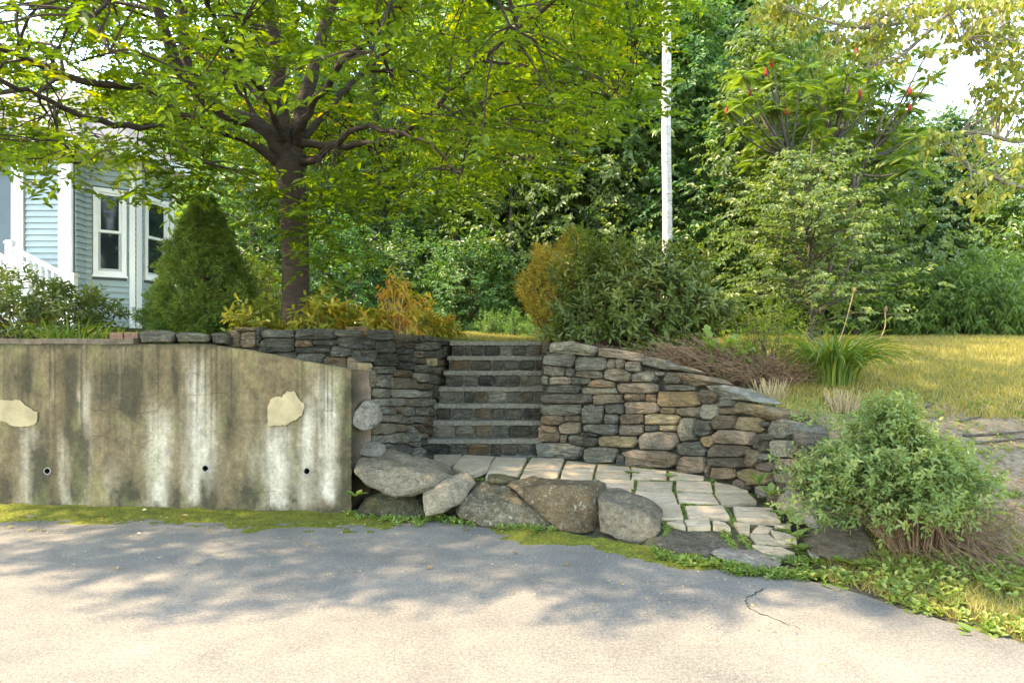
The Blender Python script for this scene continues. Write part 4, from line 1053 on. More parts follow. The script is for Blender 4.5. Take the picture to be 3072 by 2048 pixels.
def stems(O, E, r0, r1, bend=None):
    """three sided tapered sticks from O to E (one quad strip each), with a mid point bent by BEND"""
    n = len(O); ax = nrm(E-O); ref = np.where(np.abs(ax[:, 2:3]) > .9, np.array([[1., 0, 0]]), np.array([[0, 0, 1.]]))
    u = nrm(np.cross(ax, ref)); v = np.cross(ax, u); mid = (O+E)/2
    if bend is not None: mid = mid+bend
    ang = np.arange(3)*2*math.pi/3
    r0 = np.broadcast_to(r0, (n,)); r1 = np.broadcast_to(r1, (n,))
    V = []
    for p, r in ((O, r0), (mid, (r0+r1)/2), (E, r1)):
        for a in ang: V.append(p+(u*math.cos(a)+v*math.sin(a))*r[:, None])
    V = np.stack(V, 1)
    F = []
    for k in range(2):
        for j in range(3): F.append([k*3+j, k*3+(j+1) % 3, (k+1)*3+(j+1) % 3, (k+1)*3+j])
    F = np.array(F); Fi = (np.arange(n)[:, None, None]*9+F[None]).reshape(-1, 4)
    return V.reshape(-1, 3), Fi
def joinm(parts):
    """join (V, F[, T]) arrays with the same face size"""
    off = 0; Vs, Fs, Ts = [], [], []
    for p in parts:
        Vs.append(p[0]); Fs.append(p[1]+off); off += len(p[0])
        if len(p) > 2: Ts.append(p[2])
    return np.vstack(Vs), np.vstack(Fs), (np.concatenate(Ts) if Ts else None)
def lumpy(rs, c, rad, n, shell=.55, flat_bottom=None, up=.0):
    """points near the surface of a lumpy ellipsoid, and the outward direction there"""
    d = unit_rand(rs, n); d[:, 2] += up; d = nrm(d)
    ph = rs.random(3)*6
    lump = 1+.16*np.sin(d[:, 0]*5+ph[0])*np.cos(d[:, 1]*4+ph[1])+.12*np.sin(d[:, 2]*7+d[:, 0]*6+ph[2])
    r = (shell+(1-shell)*np.sqrt(rs.random(n)))*lump
    p = np.asarray(c)+d*r[:, None]*np.asarray(rad)
    return p, nrm(d/np.asarray(rad))

def bush(name, label, cat, base, c, rad, n_sp, leaf, slen=.18, nl=8, L=.06, W=.028, mode='whorl', up=.35, shell=.5, tint=.5, tvar=.25, seed=0, group=None, stem_n=40, stem_mat='stem', clipz=None, six=False, noise_dir=.5, part='foliage', stem_r=.010):
    rs = np.random.default_rng(seed+100)
    t = thing(name, base, label, cat, group)
    O, out = lumpy(rs, c, rad, n_sp, shell)
    lo = base[2]+.04 if clipz is None else clipz
    k = O[:, 2] > lo; O, out = O[k], out[k]
    D = nrm(out*.8+np.array([0, 0, up])+rs.standard_normal(O.shape)*noise_dir*.5)
    cl = vnoise(O[:, 0]*3.1+O[:, 1]*1.3, O[:, 2]*3.1, seed)*.5-.25
    V, F, T = sprays(rs, O-D*slen*.5, D, slen, nl, L, W, mode, tint+cl*.8, tvar, six=six)
    f = mk(part, V, F, M[leaf], t, tint=T); f['kind'] = 'stuff'
    m_ = min(stem_n, len(O)); pick = rs.choice(len(O), m_, replace=False)
    B = np.array(base)+np.stack([rs.normal(0, rad[0]*.12, m_), rs.normal(0, rad[1]*.12, m_), np.full(m_, -.03)], -1)
    V, F = stems(B, O[pick], stem_r, stem_r*.4, rs.normal(0, .06, (m_, 3)))
    st = mk('stems', V, F, M[stem_mat], t); st['kind'] = 'stuff'
    return t

def strap(rs, base, d2, length, width, arch, seg=6, tipdrop=.0):
    """one long arching blade; returns V, F"""
    t = np.linspace(0, 1, seg+1); d2 = nrm(np.array([d2[0], d2[1], 0.0])); s = np.array([-d2[1], d2[0], 0])
    out_ = length*(1-np.cos(np.minimum(t*arch, 2.6)))/max(arch, .3)*.9; upz = length*np.sin(np.minimum(t*arch, 2.6))/max(arch, .3)*.95
    c = np.asarray(base)+d2*out_[:, None]+np.array([0,0,1.])*upz[:, None]
    ww = width*np.minimum(1, (1-t)*2.2+.04)*np.minimum(1, .6+t*2)
    fold = np.array([0, 0, 1.])*width*.25
    V = np.vstack([c-s*ww[:, None]*.5+fold, c, c+s*ww[:, None]*.5+fold]); n = seg+1
    F = np.array([(i, i+1, n+i+1, n+i) for i in range(seg)]+[(n+i, n+i+1, 2*n+i+1, 2*n+i) for i in range(seg)])
    return V, F

def lily(name, label, cat, base, nb, length, width, leaf, seed, lean=(0, 0), spread=.18, individual=True, group=None):
    rs = np.random.default_rng(seed); t = thing(name, base, label, cat, group); acc = []
    for i in range(nb):
        a = rs.random()*6.283; d2 = np.array([math.cos(a), math.sin(a)])+np.array(lean)
        p = np.array(base)+np.array([math.cos(a)*spread*rs.random(), math.sin(a)*spread*rs.random()*.8, -.02])
        V, F = strap(rs, p, d2, length*rs.uniform(.6, 1.1), width*rs.uniform(.7, 1.2), rs.uniform(1.2, 2.7))
        tt = np.full(len(F), np.clip(rs.normal(.5, .25), 0, 1))
        if individual: mk('blade', V, F, M[leaf], t, smooth=True, tint=tt)
        else: acc.append((V, F, tt))
    if acc:
        V, F, T = joinm(acc); f = mk('blades', V, F, M[leaf], t, smooth=True, tint=T); f['kind'] = 'stuff'
    return t

def attach(skel, targets, rs, r=.02, r_end=.006, sag=.12, seg=6):
    """a curved branch from the nearest skeleton point to each target. Returns tubes (V, F) and the new branch points"""
    mb = MB(); pts = []
    for tg in targets:
        d = np.linalg.norm(skel-tg, axis=1)+.25*np.maximum(0, skel[:, 2]-tg[2]); i = int(np.argmin(d)); a = skel[i]; L = np.linalg.norm(tg-a)
        m1 = a+(tg-a)*.35+np.array([0,0,1])*L*sag+rs.normal(0, L*.05, 3); m2 = a+(tg-a)*.7+np.array([0,0,1])*L*sag*.7+rs.normal(0, L*.05, 3)
        q = spline([a, m1, m2, tg], seg); rr = min(r, .006+L*.012)
        mb.tube(q, np.linspace(rr, r_end, seg), 4); pts.append(q[1:])
    return mb, np.vstack(pts)
# ------------------------------------------------------------------ the cherry tree behind the concrete wall
fv = 3072/2352
def LP(*pts): return np.array([P(x*fv, y*fv, d) for x, y, d in pts])
def front_tree():
    rs = np.random.default_rng(21)
    bx_, by_ = P(886, 900, 8.5)[0], 8.5; bz = gz(bx_, by_)
    t = thing('cherry_tree', (bx_, by_, bz), 'big spreading cherry tree with dark banded trunk in the bed above the concrete wall', 'tree')
    trunk = np.vstack([[bx_, by_, bz-.15], LP((679,660,8.5),(678,560,8.5),(672,450,8.5),(668,360,8.5))])
    tb = MB(); q = spline(trunk, 16); rr = np.interp(np.linspace(0, 1, 16), [0,.08,.2,.8,1], [.27,.20,.165,.165,.21])
    tb.tube(q, rr, 12); tb.build('trunk', M['cherry_bark'], t, smooth=True)
    limbs = [
     (LP((664,375,8.5),(600,292,8.3),(505,255,8.1),(435,190,7.9),(390,110,7.7),(362,0,7.5),(350,-140,7.3)), .115,.05),
     (LP((440,200,7.9),(425,100,7.9),(412,0,7.9),(395,-160,7.9)), .07,.035),
     (LP((655,385,8.5),(560,318,8.1),(470,290,7.7),(405,258,7.4),(330,205,7.1),(230,190,6.8),(130,165,6.5),(40,125,6.2),(-60,80,5.9)), .075,.02),
     (LP((410,265,7.4),(370,290,7.2),(290,290,6.9),(200,270,6.6),(100,225,6.3),(0,185,6.0),(-80,150,5.8)), .05,.015),
     (LP((668,370,8.5),(690,260,8.6),(722,150,8.7),(760,0,8.9),(790,-200,9.1),(800,-420,9.2)), .12,.05),
     (LP((660,370,8.5),(642,230,8.3),(630,100,8.1),(618,-40,8.0),(600,-260,7.8),(590,-450,7.7)), .11,.045),
     (LP((680,385,8.5),(740,355,8.2),(780,320,7.9),(845,288,7.6),(900,305,7.3),(980,330,7.0),(1060,400,6.7)), .055,.012),
     (LP((690,330,8.5),(760,335,8.5),(850,330,8.4),(946,293,8.2),(1010,240,8.0),(1107,137,7.7),(1254,20,7.4),(1400,-90,7.1)), .06,.02),
     (LP((1010,240,8.0),(1100,285,7.7),(1195,360,7.4),(1290,400,7.2)), .022,.007),
     (LP((1107,137,7.7),(1225,160,7.4),(1325,200,7.1),(1440,230,6.9)), .022,.007),
     (LP((670,340,8.5),(720,240,8.0),(800,130,7.2),(900,40,6.4),(980,-60,5.7)), .06,.02),
     (LP((660,340,8.5),(620,250,7.8),(560,150,6.9),(500,60,6.1),(450,-60,5.5)), .06,.02),
     (LP((690,330,8.6),(800,200,9.6),(900,100,10.6),(980,0,11.4)), .06,.02),
     (LP((660,330,8.6),(560,180,9.6),(450,80,10.6),(350,0,11.4)), .06,.02),
     (LP((655,365,8.5),(560,225,8.6),(520,170,8.4),(470,165,8.2),(420,150,8.0)), .035,.012),
    ]
    sk = []
    for L_, a, b2 in limbs:
        q = spline(L_, 26); q += rs.normal(0, .015, q.shape); mb = MB(); mb.tube(q, np.linspace(a*.88, b2*.85, 26), 8); mb.build('limb', M['cherry_bark'], t, smooth=True); sk.append(q[4:])
    sk = np.vstack(sk)
    # where the crown has foliage: a broad dome whose lower rim hangs unevenly
    n = 10500
    c = np.array([-2.8, 7.6, 5.7]); rad = np.array([5.8, 4.3, 4.0])  # dome stretched left and forward beyond view so its shade dapples the driveway
    d = unit_rand(rs, n); p = c+d*(.30+.70*rs.random((n, 1))**.55)*rad
    px = CX+p[:, 0]/p[:, 1]*F0; py = CY+(EYE-p[:, 2])/p[:, 1]*F0
    lowline = np.interp(px, [-800,0,150,300,480,600,720,860,1000,1120,1250,1400,1560,1700,1850,1960,2100], [520,545,560,490,470,520,560,600,640,650,640,600,545,500,400,300,150])
    lowline = lowline-70*vnoise(px/70., px*0, 3)+30*vnoise(px/23., px*0, 4)
    k = (py < lowline) & (p[:, 1] > 4.0) & (px < 2000-.3*np.maximum(0, py)) & (px > -1500)
    k &= ~((p[:, 1] < 4.4) & (p[:, 2] > 6)) & ((p[:, 2] < 7.4) | (rs.random(n) < .45))
    k &= ~((px > 660) & (px < 1180) & (py > 200) & (py < 800) & (p[:, 1] < 8.8) & (rs.random(n) < .88))
    # gaps
    g = fbm(p[:, 0]*.9+p[:, 1]*.37, p[:, 2]*.9-p[:, 1]*.21, 8, 3)
    k &= (g > .40) | (rs.random(n) < .25)
    # keep the house bay open
    k &= ~((px > 60) & (px < 420) & (py > 475+40*vnoise(px/30., px*0, 6)) & (p[:, 1] < 11))
    p = p[k]
    prim = p[rs.choice(len(p), 170, replace=False)]
    mb, s2 = attach(sk, prim, rs, .026, .009, .10, 8)
    sk2 = np.vstack([sk, s2])
    sec = p[rs.choice(len(p), min(len(p), 1650), replace=False)]
    mb2, s3 = attach(sk2, sec, rs, .010, .0035, .06, 5)
    b_ = mb.build('branches', M['cherry_bark'], t, smooth=True); b_['kind'] = 'stuff'
    b_ = mb2.build('twigs', M['cherry_bark'], t); b_['kind'] = 'stuff'
    # leafy shoots round every branch end
    per = 5
    O = np.repeat(sec, per, 0)+rs.normal(0, .13, (len(sec)*per, 3))*[1, 1, .6]
    D = nrm(np.repeat(sec-c, per, 0)*[.25, .25, .02]+rs.standard_normal(O.shape)*[.8, .8, .25]+[0, 0, -.10])
    V, F, T = sprays(rs, O, D,   .34, 10, .090, .040, 'flat', .47+.5*(vnoise(O[:, 0]*1.2, O[:, 2]*1.5+O[:, 1], 5)-.5), .48, six=True)
    cr = mk('crown', V, F, M['cherry_leaf'], t, tint=T); cr['kind'] = 'stuff'
    # a few long drooping shoots below the crown
    hp = []
    for x, y, d_ in [(340,345,7.4),(380,370,7.5),(420,400,7.6),(440,360,7.6),(400,430,7.7),(330,390,7.3),(360,455,7.5),(470,420,7.7),(500,400,7.7),(300,340,7.2),(90,330,6.3),(110,400,6.4),(60,360,6.2),(980,420,7.5),(1000,470,7.6),(940,440,7.7),(1030,440,7.4),(770,470,7.9),(700,430,7.6),(650,440,7.5),(720,520,7.6),(780,560,7.8),(820,610,7.9),(620,480,7.7),
                     (700,480,7.6),(660,520,7.7),(850,520,7.8),(760,420,7.5),(610,400,7.6),(880,450,7.6),(690,560,7.9),(740,600,7.9),(810,545,7.6),(350,330,7.2),(420,400,7.5),(860,420,7.4),(910,390,7.2)]:
        for _ in range(2): hp.append(P(x*fv+rs.normal(0, 22), y*fv+rs.normal(0, 22), d_))
    hp = np.array(hp); O = np.repeat(hp, 3, 0)+rs.normal(0, .07, (len(hp)*3, 3)); D = nrm(rs.standard_normal(O.shape)*[.8,.6,.2]+[0,-.2,-.15])
    V, F, T = sprays(rs, O, D, .34, 8, .115, .05, 'flat', .35, .3, six=True)
    hs = mk('hanging_shoots', V, F, M['cherry_leaf'], t, tint=T); hs['kind'] = 'stuff'
    mb3, _ = attach(sk2, hp[::2], rs, .009, .003, .1, 6); q = mb3.build('hanging_twigs', M['cherry_bark'], t); q['kind'] = 'stuff'
front_tree()

# ------------------------------------------------------------------ white birch pole trunk
def birch_tree():
    rs = np.random.default_rng(8); d = 12.0; x = (2002-CX)/F0*d; bz = gz(x, d)
    t = thing('birch_tree', (x, d, bz), 'slim straight white birch trunk rising bare behind the rhododendron', 'tree')
    zs = np.linspace(bz-.1, 13.5, 30); q = np.array([[x+(1997-2002)/F0*d*(z-bz)/8+.008*math.sin(z*2.1), d, z] for z in zs])
    mb = MB(); mb.tube(q, np.interp(zs, [bz, 4, 9, 13.5], [.098, .084, .074, .05]), 14); mb.build('trunk', M['birch'], t, smooth=True)
    O, out = lumpy(rs, (x+.2, d+.2, 12.2), (1.8, 1.8, 2.4), 260, .4)
    mb, _ = attach(q[20:], O[::6], rs, .02, .004, .05, 5); mb.build('branches', M['birch'], t)['kind'] = 'stuff'
    V, F, T = sprays(rs, O, nrm(out+[0,0,-.2]), .3, 10, .07, .05, 'flat', .5, .3)
    mk('crown', V, F, M['hornbeam_leaf'], t, tint=T)['kind'] = 'stuff'
birch_tree()

# ------------------------------------------------------------------ the wood behind
def wood_tree(name, label, loc, H, R0, seed, n_sp=1300, low=.12, leaf='wood_leaf', group=None, tint=.42, barkm='wood_bark', L=.18, W=.11, cat='tree', nl=12, mode='face', tr=.17, slim=1.0):
    rs = np.random.default_rng(seed); t = thing(name, loc, label, cat, group); b0 = np.array(loc, float)
    zz = np.linspace(-.2, H*.93, 14); lean = rs.normal(0, .25, 2)
    q = b0+np.stack([lean[0]*(zz/H)**2*1.5+.06*np.sin(zz+seed), lean[1]*(zz/H)**2*1.5, zz], -1)
    mb = MB(); mb.tube(q, np.interp(zz/H, [0,.05,.6,1], [tr*1.4, tr, tr*.6, .03]), 8)
    sk = q[3:]; n_l = 17; Os, Ds = [], []
    lum = []
    for i in range(n_l):
        f = low+(1-low)*(i+.5)/n_l; prof = math.sin(math.pi*min(1, (f*.92+.12)))**.7
        a = i*2.4+rs.random(); rr = R0*prof*rs.uniform(.35, .8)
        c = b0+np.array([math.cos(a)*rr, math.sin(a)*rr, f*H]); lum.append(c)
        rad = np.array([R0*.52, R0*.52, max(.7, H*.075)])*rs.uniform(.75, 1.25)*max(.45, prof)
        O, out = lumpy(rs, c, rad, n_sp//n_l, .35); Os.append(O); Ds.append(nrm(out*[1,1,.5]+rs.standard_normal(O.shape)*.45+[0,0,-.05]))
    for c in lum:
        j = int(np.argmin(np.abs(sk[:, 2]-(c[2]-.8)))); a = sk[j]; m_ = (a+c)/2+[0,0,.2]; mb.tube(spline([a, m_, c], 6), np.linspace(tr*.35, .012, 6), 5)
    mb.build('trunk', M[barkm], t, smooth=True)
    O = np.vstack(Os); D = np.vstack(Ds)
    cl = vnoise(O[:, 0]*1.1+O[:, 1]*.7, O[:, 2]*1.2, seed)-.5
    V, F, T = sprays(rs, O, D, .55, nl, L, W, mode, tint+.1+cl*.35, .35)
    mk('crown', V, F, M[leaf], t, tint=T)['kind'] = 'stuff'
    return t
def dup(root, loc, rz, s, label, group=None):
    r = root.copy(); sc.collection.objects.link(r); r.location = loc; r.rotation_euler = (0, 0, rz); r.scale = s if hasattr(s, '__len__') else (s, s, s); r['label'] = label
    if group: r['group'] = group
    for ch in list(root.children):
        c = ch.copy(); sc.collection.objects.link(c); c.parent = r
    return r
GW = 'tall trees of the wood behind the lawn'
def at(px, d): x = (px-CX)/F0*d; return (x, d, gz(x, d)-.05)
protoA = wood_tree('woodland_tree', 'tall maple like wood tree directly behind the white birch', at(2060,19), 12.5, 2.7, 31, 1700, .10, group=GW)
protoB = wood_tree('woodland_tree', 'tall bushy wood tree over the rounded green shrub beyond the steps', at(1500,20), 12.5, 2.8, 32, 1700, .14, group=GW, tint=.36)
protoC = wood_tree('woodland_tree', 'narrow wood tree with bare lower trunk left of the white birch', at(1850,17.5), 12, 2.0, 33, 1300, .30, group=GW, tint=.5)
protoD = wood_tree('woodland_tree', 'dense dark wood tree between the cherry trunk and the steps', at(1130,21), 12, 2.8, 34, 1700, .08, group=GW, tint=.30)
rs = np.random.default_rng(77)
for pr, px, d, s, lab in [
    (protoB, 1700, 22, 1.05, 'bushy wood tree above the orange tinged arborvitae'), (protoA, 1290, 23, 1.0, 'wood tree seen above the browning perennials'),
    (protoA, 2250, 21, .98, 'wood tree behind the upper left of the sumac'), (protoC, 2190, 18, .95, 'slim trunked wood tree between the birch and the sumac'),
    (protoB, 2420, 23, .80, 'wood tree behind the top of the sumac'), (protoD, 2620, 26, .62, 'low wood tree at the right end of the wood beside the open sky'),
    (protoA, 1000, 25, .95, 'wood tree behind the fork of the cherry tree'), (protoC, 820, 23, .9, 'narrow wood tree seen left of the cherry trunk'),
    (protoB, 640, 27, .9, 'wood tree behind the dwarf spruce'), (protoD, 1900, 30.0, 1.10, 'deep set dark wood tree behind the birch'), (protoD, 1420, 32.0, 1.10, 'deep set dark wood tree beyond the steps'),
    (protoA, 1620, 34.0, 1.10, 'far wood tree filling the gap beyond the arborvitae'), (protoB, 2120, 35.0, 1.05, 'far wood tree filling the gap right of the birch'), (protoC, 1370, 18.5, .92, 'slim wood tree rising behind the right edge of the cherry crown'),
    (protoA, 1160, 35.0, 1.10, 'far wood tree low behind the cherry crown'), (protoC, 1640, 18.2, .98, 'slim wood tree midway between the steps and the birch'), (protoA, 480, 32, 1.0, 'wood tree behind the roof of the bay'),
    (protoC, 2010, 20.5, 1.0, 'slim wood tree exactly behind the upper birch trunk'), (protoA, 760, 19, .85, 'wood tree glimpsed through the cherry crown left of its trunk'), (protoD, 2350, 34.0, 0.72, 'far wood tree seen through the layered tree'), (protoB, 100, 33, 1.0, 'wood tree behind the house roof'), (protoD, -300, 30, 1.0, 'wood tree at the far side of the house')]:
    dup(pr, at(px, d), rs.random()*6.28, (s, s, s*rs.uniform(.92, 1.08)), lab, GW)
wood_tree('young_tree', 'bright leaved young tree between the layered tree and the birch', at(2300,14.8), 6.6, 1.5, 44, 1000, .15, leaf='hornbeam_leaf', tint=.45, L=.11, W=.07, tr=.07)
wood_tree('young_tree', 'bright leaved young tree behind the middle of the sumac', at(2560,15.2), 6.4, 1.6, 45, 1000, .2, leaf='hornbeam_leaf', tint=.4, L=.11, W=.07, tr=.07)
wood_tree('young_tree', 'light green young tree midway between the arborvitae and the birch', at(1800,16.4), 8.6, 1.7, 46, 1200, .12, leaf='hornbeam_leaf', tint=.35, L=.12, W=.075, tr=.08)
wood_tree('young_tree', 'light green young tree rising behind the rounded green shrub', at(1540,17.0), 7.6, 1.6, 47, 1100, .12, leaf='hornbeam_leaf', tint=.30, L=.12, W=.075, tr=.08)
wood_tree('young_tree', 'light green young tree right behind the birch trunk', at(2090,16.0), 7.8, 1.5, 48, 1100, .12, leaf='shrub_leaf', tint=.5, L=.12, W=.075, tr=.08)
# lower trees on the right, where the sky opens
protoE = wood_tree('small_tree', 'dark leaved small tree with an open underside at the right of the layered tree', at(2870,18.5), 5.9, 1.35, 41, 950, .42, tint=.22, L=.12, W=.085, tr=.09)
protoF = wood_tree('small_tree', 'fresh green small tree at the far right edge of the lawn', at(3080,17), 4.6, 1.7, 42, 900, .15, tint=.5, L=.13, W=.08, tr=.08)
dup(protoE, at(2700,21), 1.7, (1.1,1.1,1.12), 'dark small tree behind the right side of the sumac')
dup(protoF, at(2930,24), 2.2, (1.1,1.1,1.2), 'green small tree behind the dark leaved one')
dup(protoF, at(3330,20), 4.0, 1.15, 'green small tree cut by the right picture edge')
dup(protoE, at(3150,26), .6, (1.15,1.15,1.1), 'dark small tree far behind the lawn at the picture edge')
wood_tree('pale_tree', 'far tree with thin pale tan foliage against the blue sky', at(2990,36), 12.6, 2.6, 43, 420, .35, leaf='maple_leaf', tint=.95, barkm='maple_bark', L=.15, W=.08, tr=.14, nl=9)
# far-off wood that reads as one mass
def far_wood():
    rs = np.random.default_rng(91); Os = []
    for px in np.linspace(-900, 3500, 46):
        d = rs.uniform(40, 48); top = np.interp(px, [-900,600,2450,2620,2750,3500], [15,16,15,9,6,6.5]); x = (px-CX)/F0*d
        for k in range(5):
            O, o_ = lumpy(rs, (x+rs.normal(0,1), d, 1.5+top*(k+.3)/5), (2.4, 1.8, top/5*.9), 150, .3); Os.append(O)
    O = np.vstack(Os); D = nrm(rs.standard_normal(O.shape)*[1,1,.4])
    V, F, T = sprays(rs, O, D,   .9, 5, .55, .36, 'face', .75, .3)
    tag(mk('far_wood', V, F, M['wood_leaf'], tint=T), 'far-off mass of woodland closing the view', 'wood', kind='stuff')
far_wood()

# understory shrubs at the edge of the wood
GU = 'shrubs along the edge of the wood'
def ushrub(px, d, r, h, label, leaf='wood_leaf', tint=.4, seed=0, n=420, L=.12, W=.06, mode='face', group=GU, name='woodland_shrub', wide=1.0):
    x, y, z = at(px, d)
    return bush(name, label, 'shrub', (x, y, z), (x, y, z+h*.48), (r*wide, r*.8, h*.55), n, leaf, .35, 10, L, W, mode, .25, .4, tint, .28, seed, group, 26)
ushrub(1425, 16.2, 1.25, 2.35, 'rounded fresh green shrub at the far end of the lawn beyond the steps', 'shrub_leaf', .52, 1, 900, .10, .045, group=None, name='green_shrub')
for px, d, r, h, lab, lf, tn, sd in [
    (1190,17,1.3,2.6,'dark shrub left of the rounded green shrub','wood_leaf',.3,2),(1000,16,1.3,2.8,'pale green shrub just right of the cherry trunk','shrub_leaf',.35,3),(830,18,1.4,2.7,'shrub seen left of the cherry trunk above the yews','wood_leaf',.45,4),
    (1640,17.5,1.3,3.0,'dark shrub behind the orange tinged arborvitae','wood_leaf',.28,5),(1300,18.5,1.5,3.4,'dark shrub behind and above the rounded green shrub','wood_leaf',.25,6),(1560,18.5,1.5,3.6,'tall dark shrub between the green shrub and the arborvitae','wood_leaf',.3,7),
    (1800,16.5,1.4,3.3,'mid green shrub behind the top of the rhododendron','wood_leaf',.45,8),(2080,15.5,1.3,3.2,'shrub right behind the birch','wood_leaf',.42,9),(2250,15.5,1.3,2.9,'shrub behind the left of the layered tree','wood_leaf',.5,10),
    (2560,17,1.5,1.9,'low dark shrub under the layered tree','wood_leaf',.28,11),(2480,19,1.5,2.4,'shrub behind the foot of the layered tree','wood_leaf',.3,12)]:
    ushrub(px, d, r, h, lab, lf, tn, sd+20)
for px, d, r, h, lab, tn, sd, lf in [(2700,15.5,1.4,1.45,'low bright hedge shrub at the left of the lawn hedge',1.0,1,'shrub_leaf'),(2860,15.2,1.4,1.45,'lawn hedge shrub right of the low bright one',.95,2,'shrub_leaf'),(3010,14.8,1.4,1.9,'tall lush green shrub at the right edge behind the lawn',1.0,3,'shrub_leaf'),
                             (2800,21,1.6,2.0,'shrub behind the lawn hedge',.4,4,'wood_leaf'),(3180,18,1.8,2.6,'tall green shrub beyond the right picture edge',.5,5,'shrub_leaf')]:
    ushrub(px, d, r, h, lab, lf, tn, sd+60, 620, .14, .052, 'droop', 'hedge shrubs behind the lawn', 'hedge_shrub', 1.2)
for px, d, lab in [(1470,13.6,'small pale feathery plant at the lawn edge, left one'),(1545,13.2,'pale feathery plant in the middle of the lawn edge'),(1612,12.8,'pale feathery plant beside the foot of the arborvitae')]:
    x, y, z = at(px, d); bush('feathery_plant', lab, 'plant', (x,y,z), (x,y,z+.2), (.32,.25,.34), 150, 'shrub_leaf', .16, 10, .05, .016, 'whorl', .7, .3, .75, .25, px, 'feathery plants at the lawn edge', 20, 'green_stem')

# ------------------------------------------------------------------ sumac and layered tree on the right
def sumac():
    rs = np.random.default_rng(51); base = at(2440, 13.0); t = thing('sumac_tree', base, 'many stemmed staghorn sumac with feather leaves and red fruit cones', 'tree'); b0 = np.array(base)
    mb = MB(); tips = []
    tipspx = [(2180,330),(2240,250),(2300,200),(2310,335),(2360,340),(2250,290),(2570,150),(2570,165),(2580,285),(2660,130),(2730,280),(2780,160),(2790,240),(2725,330),(2480,260),(2430,200),(2520,330),(2640,380),(2380,420),(2460,420),(2560,420),(2680,430),(2290,420),(2740,400),(2620,230),(2700,200),(2350,240),(2220,400),(2330,480),(2500,480),(2620,490),(2260,470),(2720,470),(2420,330),(2600,330),(2540,230),(2680,340),(2400,260)]+[(float(rs.uniform(2170,2790)), float(rs.uniform(150,600))) for _ in range(16)]
    hubs = [P(2420,560,13),P(2560,520,12.8),(P(2600,470,13.2)),P(2370,470,12.9),P(2500,430,13.3)]
    hubs = [np.array(h) for h in hubs]
    for h in hubs: mb.tube(spline([b0+rs.normal(0,.12,3)*[1,1,0], (b0+h)/2+rs.normal(0,.1,3), h], 10), np.linspace(.05,.03,10), 6)
    for x, y in tipspx:
        tp = P(x, y, rs.uniform(12.3, 13.8)); i = int(np.argmin([np.linalg.norm(h-tp) for h in hubs])); mb.tube(spline([hubs[i], (hubs[i]+tp)/2+[0,0,-.1], tp], 7), np.linspace(.028,.014,7), 5); tips.append(tp)
    mb.build('stems', M['wood_bark'], t, smooth=True)
    Vs = []
    for tp in tips:
        for k in range(int(rs.integers(7, 12))):
            a = k*2.4+rs.random()*.5; el = rs.uniform(-.2, 1.0); D = np.array([math.cos(a)*math.cos(el), math.sin(a)*math.cos(el), math.sin(el)]); Lf = rs.uniform(.28, .52); n = 17
            u = np.linspace(.15, 1, n); c = tp+D*(u*Lf)[:, None]-np.array([0,0,1.])*(.45*Lf*u**2)[:, None]; S = nrm(np.cross(D, [0,0,1.])); tg = nrm(np.gradient(c, axis=0))
            for sg_ in (-1, 1):
                LD = tg*.35+S*sg_-np.array([0,0,.25]); LN = np.cross(LD, tg)*sg_; LN *= np.sign(LN[:, 2:3]+1e-6)
                l_ = .115*np.sin(np.pi*np.clip(u*.8+.12, 0, 1))+.02; Vs.append(leaves(c, LD, LN, l_, l_*.20, np.clip(np.full(n, rs.normal(.5,.2)),0,1)))
    V, F, T = joinm(Vs); mk('crown', V, F, M['sumac_leaf'], t, tint=T)['kind'] = 'stuff'
    for x, y in [(2180,338),(2251,282),(2298,222),(2315,196),(2360,340),(2569,158),(2580,286),(2660,134),(2730,280),(2780,158),(2787,240),(2729,328)]:
        tp = P(x, y+6, 12.6); zz = np.linspace(0, .15, 6); c = tp+np.stack([0*zz, 0*zz, zz], -1); m2 = MB(); m2.tube(c, [.012,.034,.032,.03,.02,.006], 7, True); m2.build('fruit_cone', M['sumac_red'], t)
sumac()
def wood_layered():
    rs = np.random.default_rng(61); base = at(2430, 11.6); b0 = np.array(base); t = thing('layered_tree', base, 'small tree with pale leaves in level layered sprays in front of the sumac', 'tree')
    mb = MB(); q = spline([b0-[0,0,.1], b0+[.03,0,1.2], b0+[-.03,.05,2.4], b0+[.05,0,3.5]], 12); mb.tube(q, np.linspace(.055,.015,12), 7); Os, Ds = [], []
    for i in range(84):
        f = rs.uniform(.05, 1); z = b0[2]+.25+f*2.9; a = rs.random()*6.28; L_ = rs.uniform(.65, 1.0)*(1.75-1.15*f*f); e = np.array([math.cos(a)*L_, math.sin(a)*L_, rs.uniform(-.22,.42)*L_]); s = np.array([np.interp(z, q[:, 2], q[:, 0]), np.interp(z, q[:, 2], q[:, 1]), z-.15]); en = s+e+[0,0,.12]
        c = spline([s, s+e*.5+[0,0,.18], en], 8); mb.tube(c, np.linspace(.014,.003,8), 4)
        m_ = 12
        for u in np.linspace(.25, 1, m_):
            p = c[min(7, int(u*7.9))]; o = rs.normal(0,.12,3)*[1,1,.8]; Os.append(p+o); Ds.append(nrm(e)*.8+rs.normal(0,.6,3)*[1,1,.12])
    mb.build('trunk', M['wood_bark'], t, smooth=True)
    O, D = np.array(Os), np.array(Ds); V, F, T = sprays(rs, O, D,   .34, 10, .075, .040, 'face', .55, .35, six=True)
    mk('crown', V, F, M['hornbeam_leaf'], t, tint=T)['kind'] = 'stuff'
wood_layered()

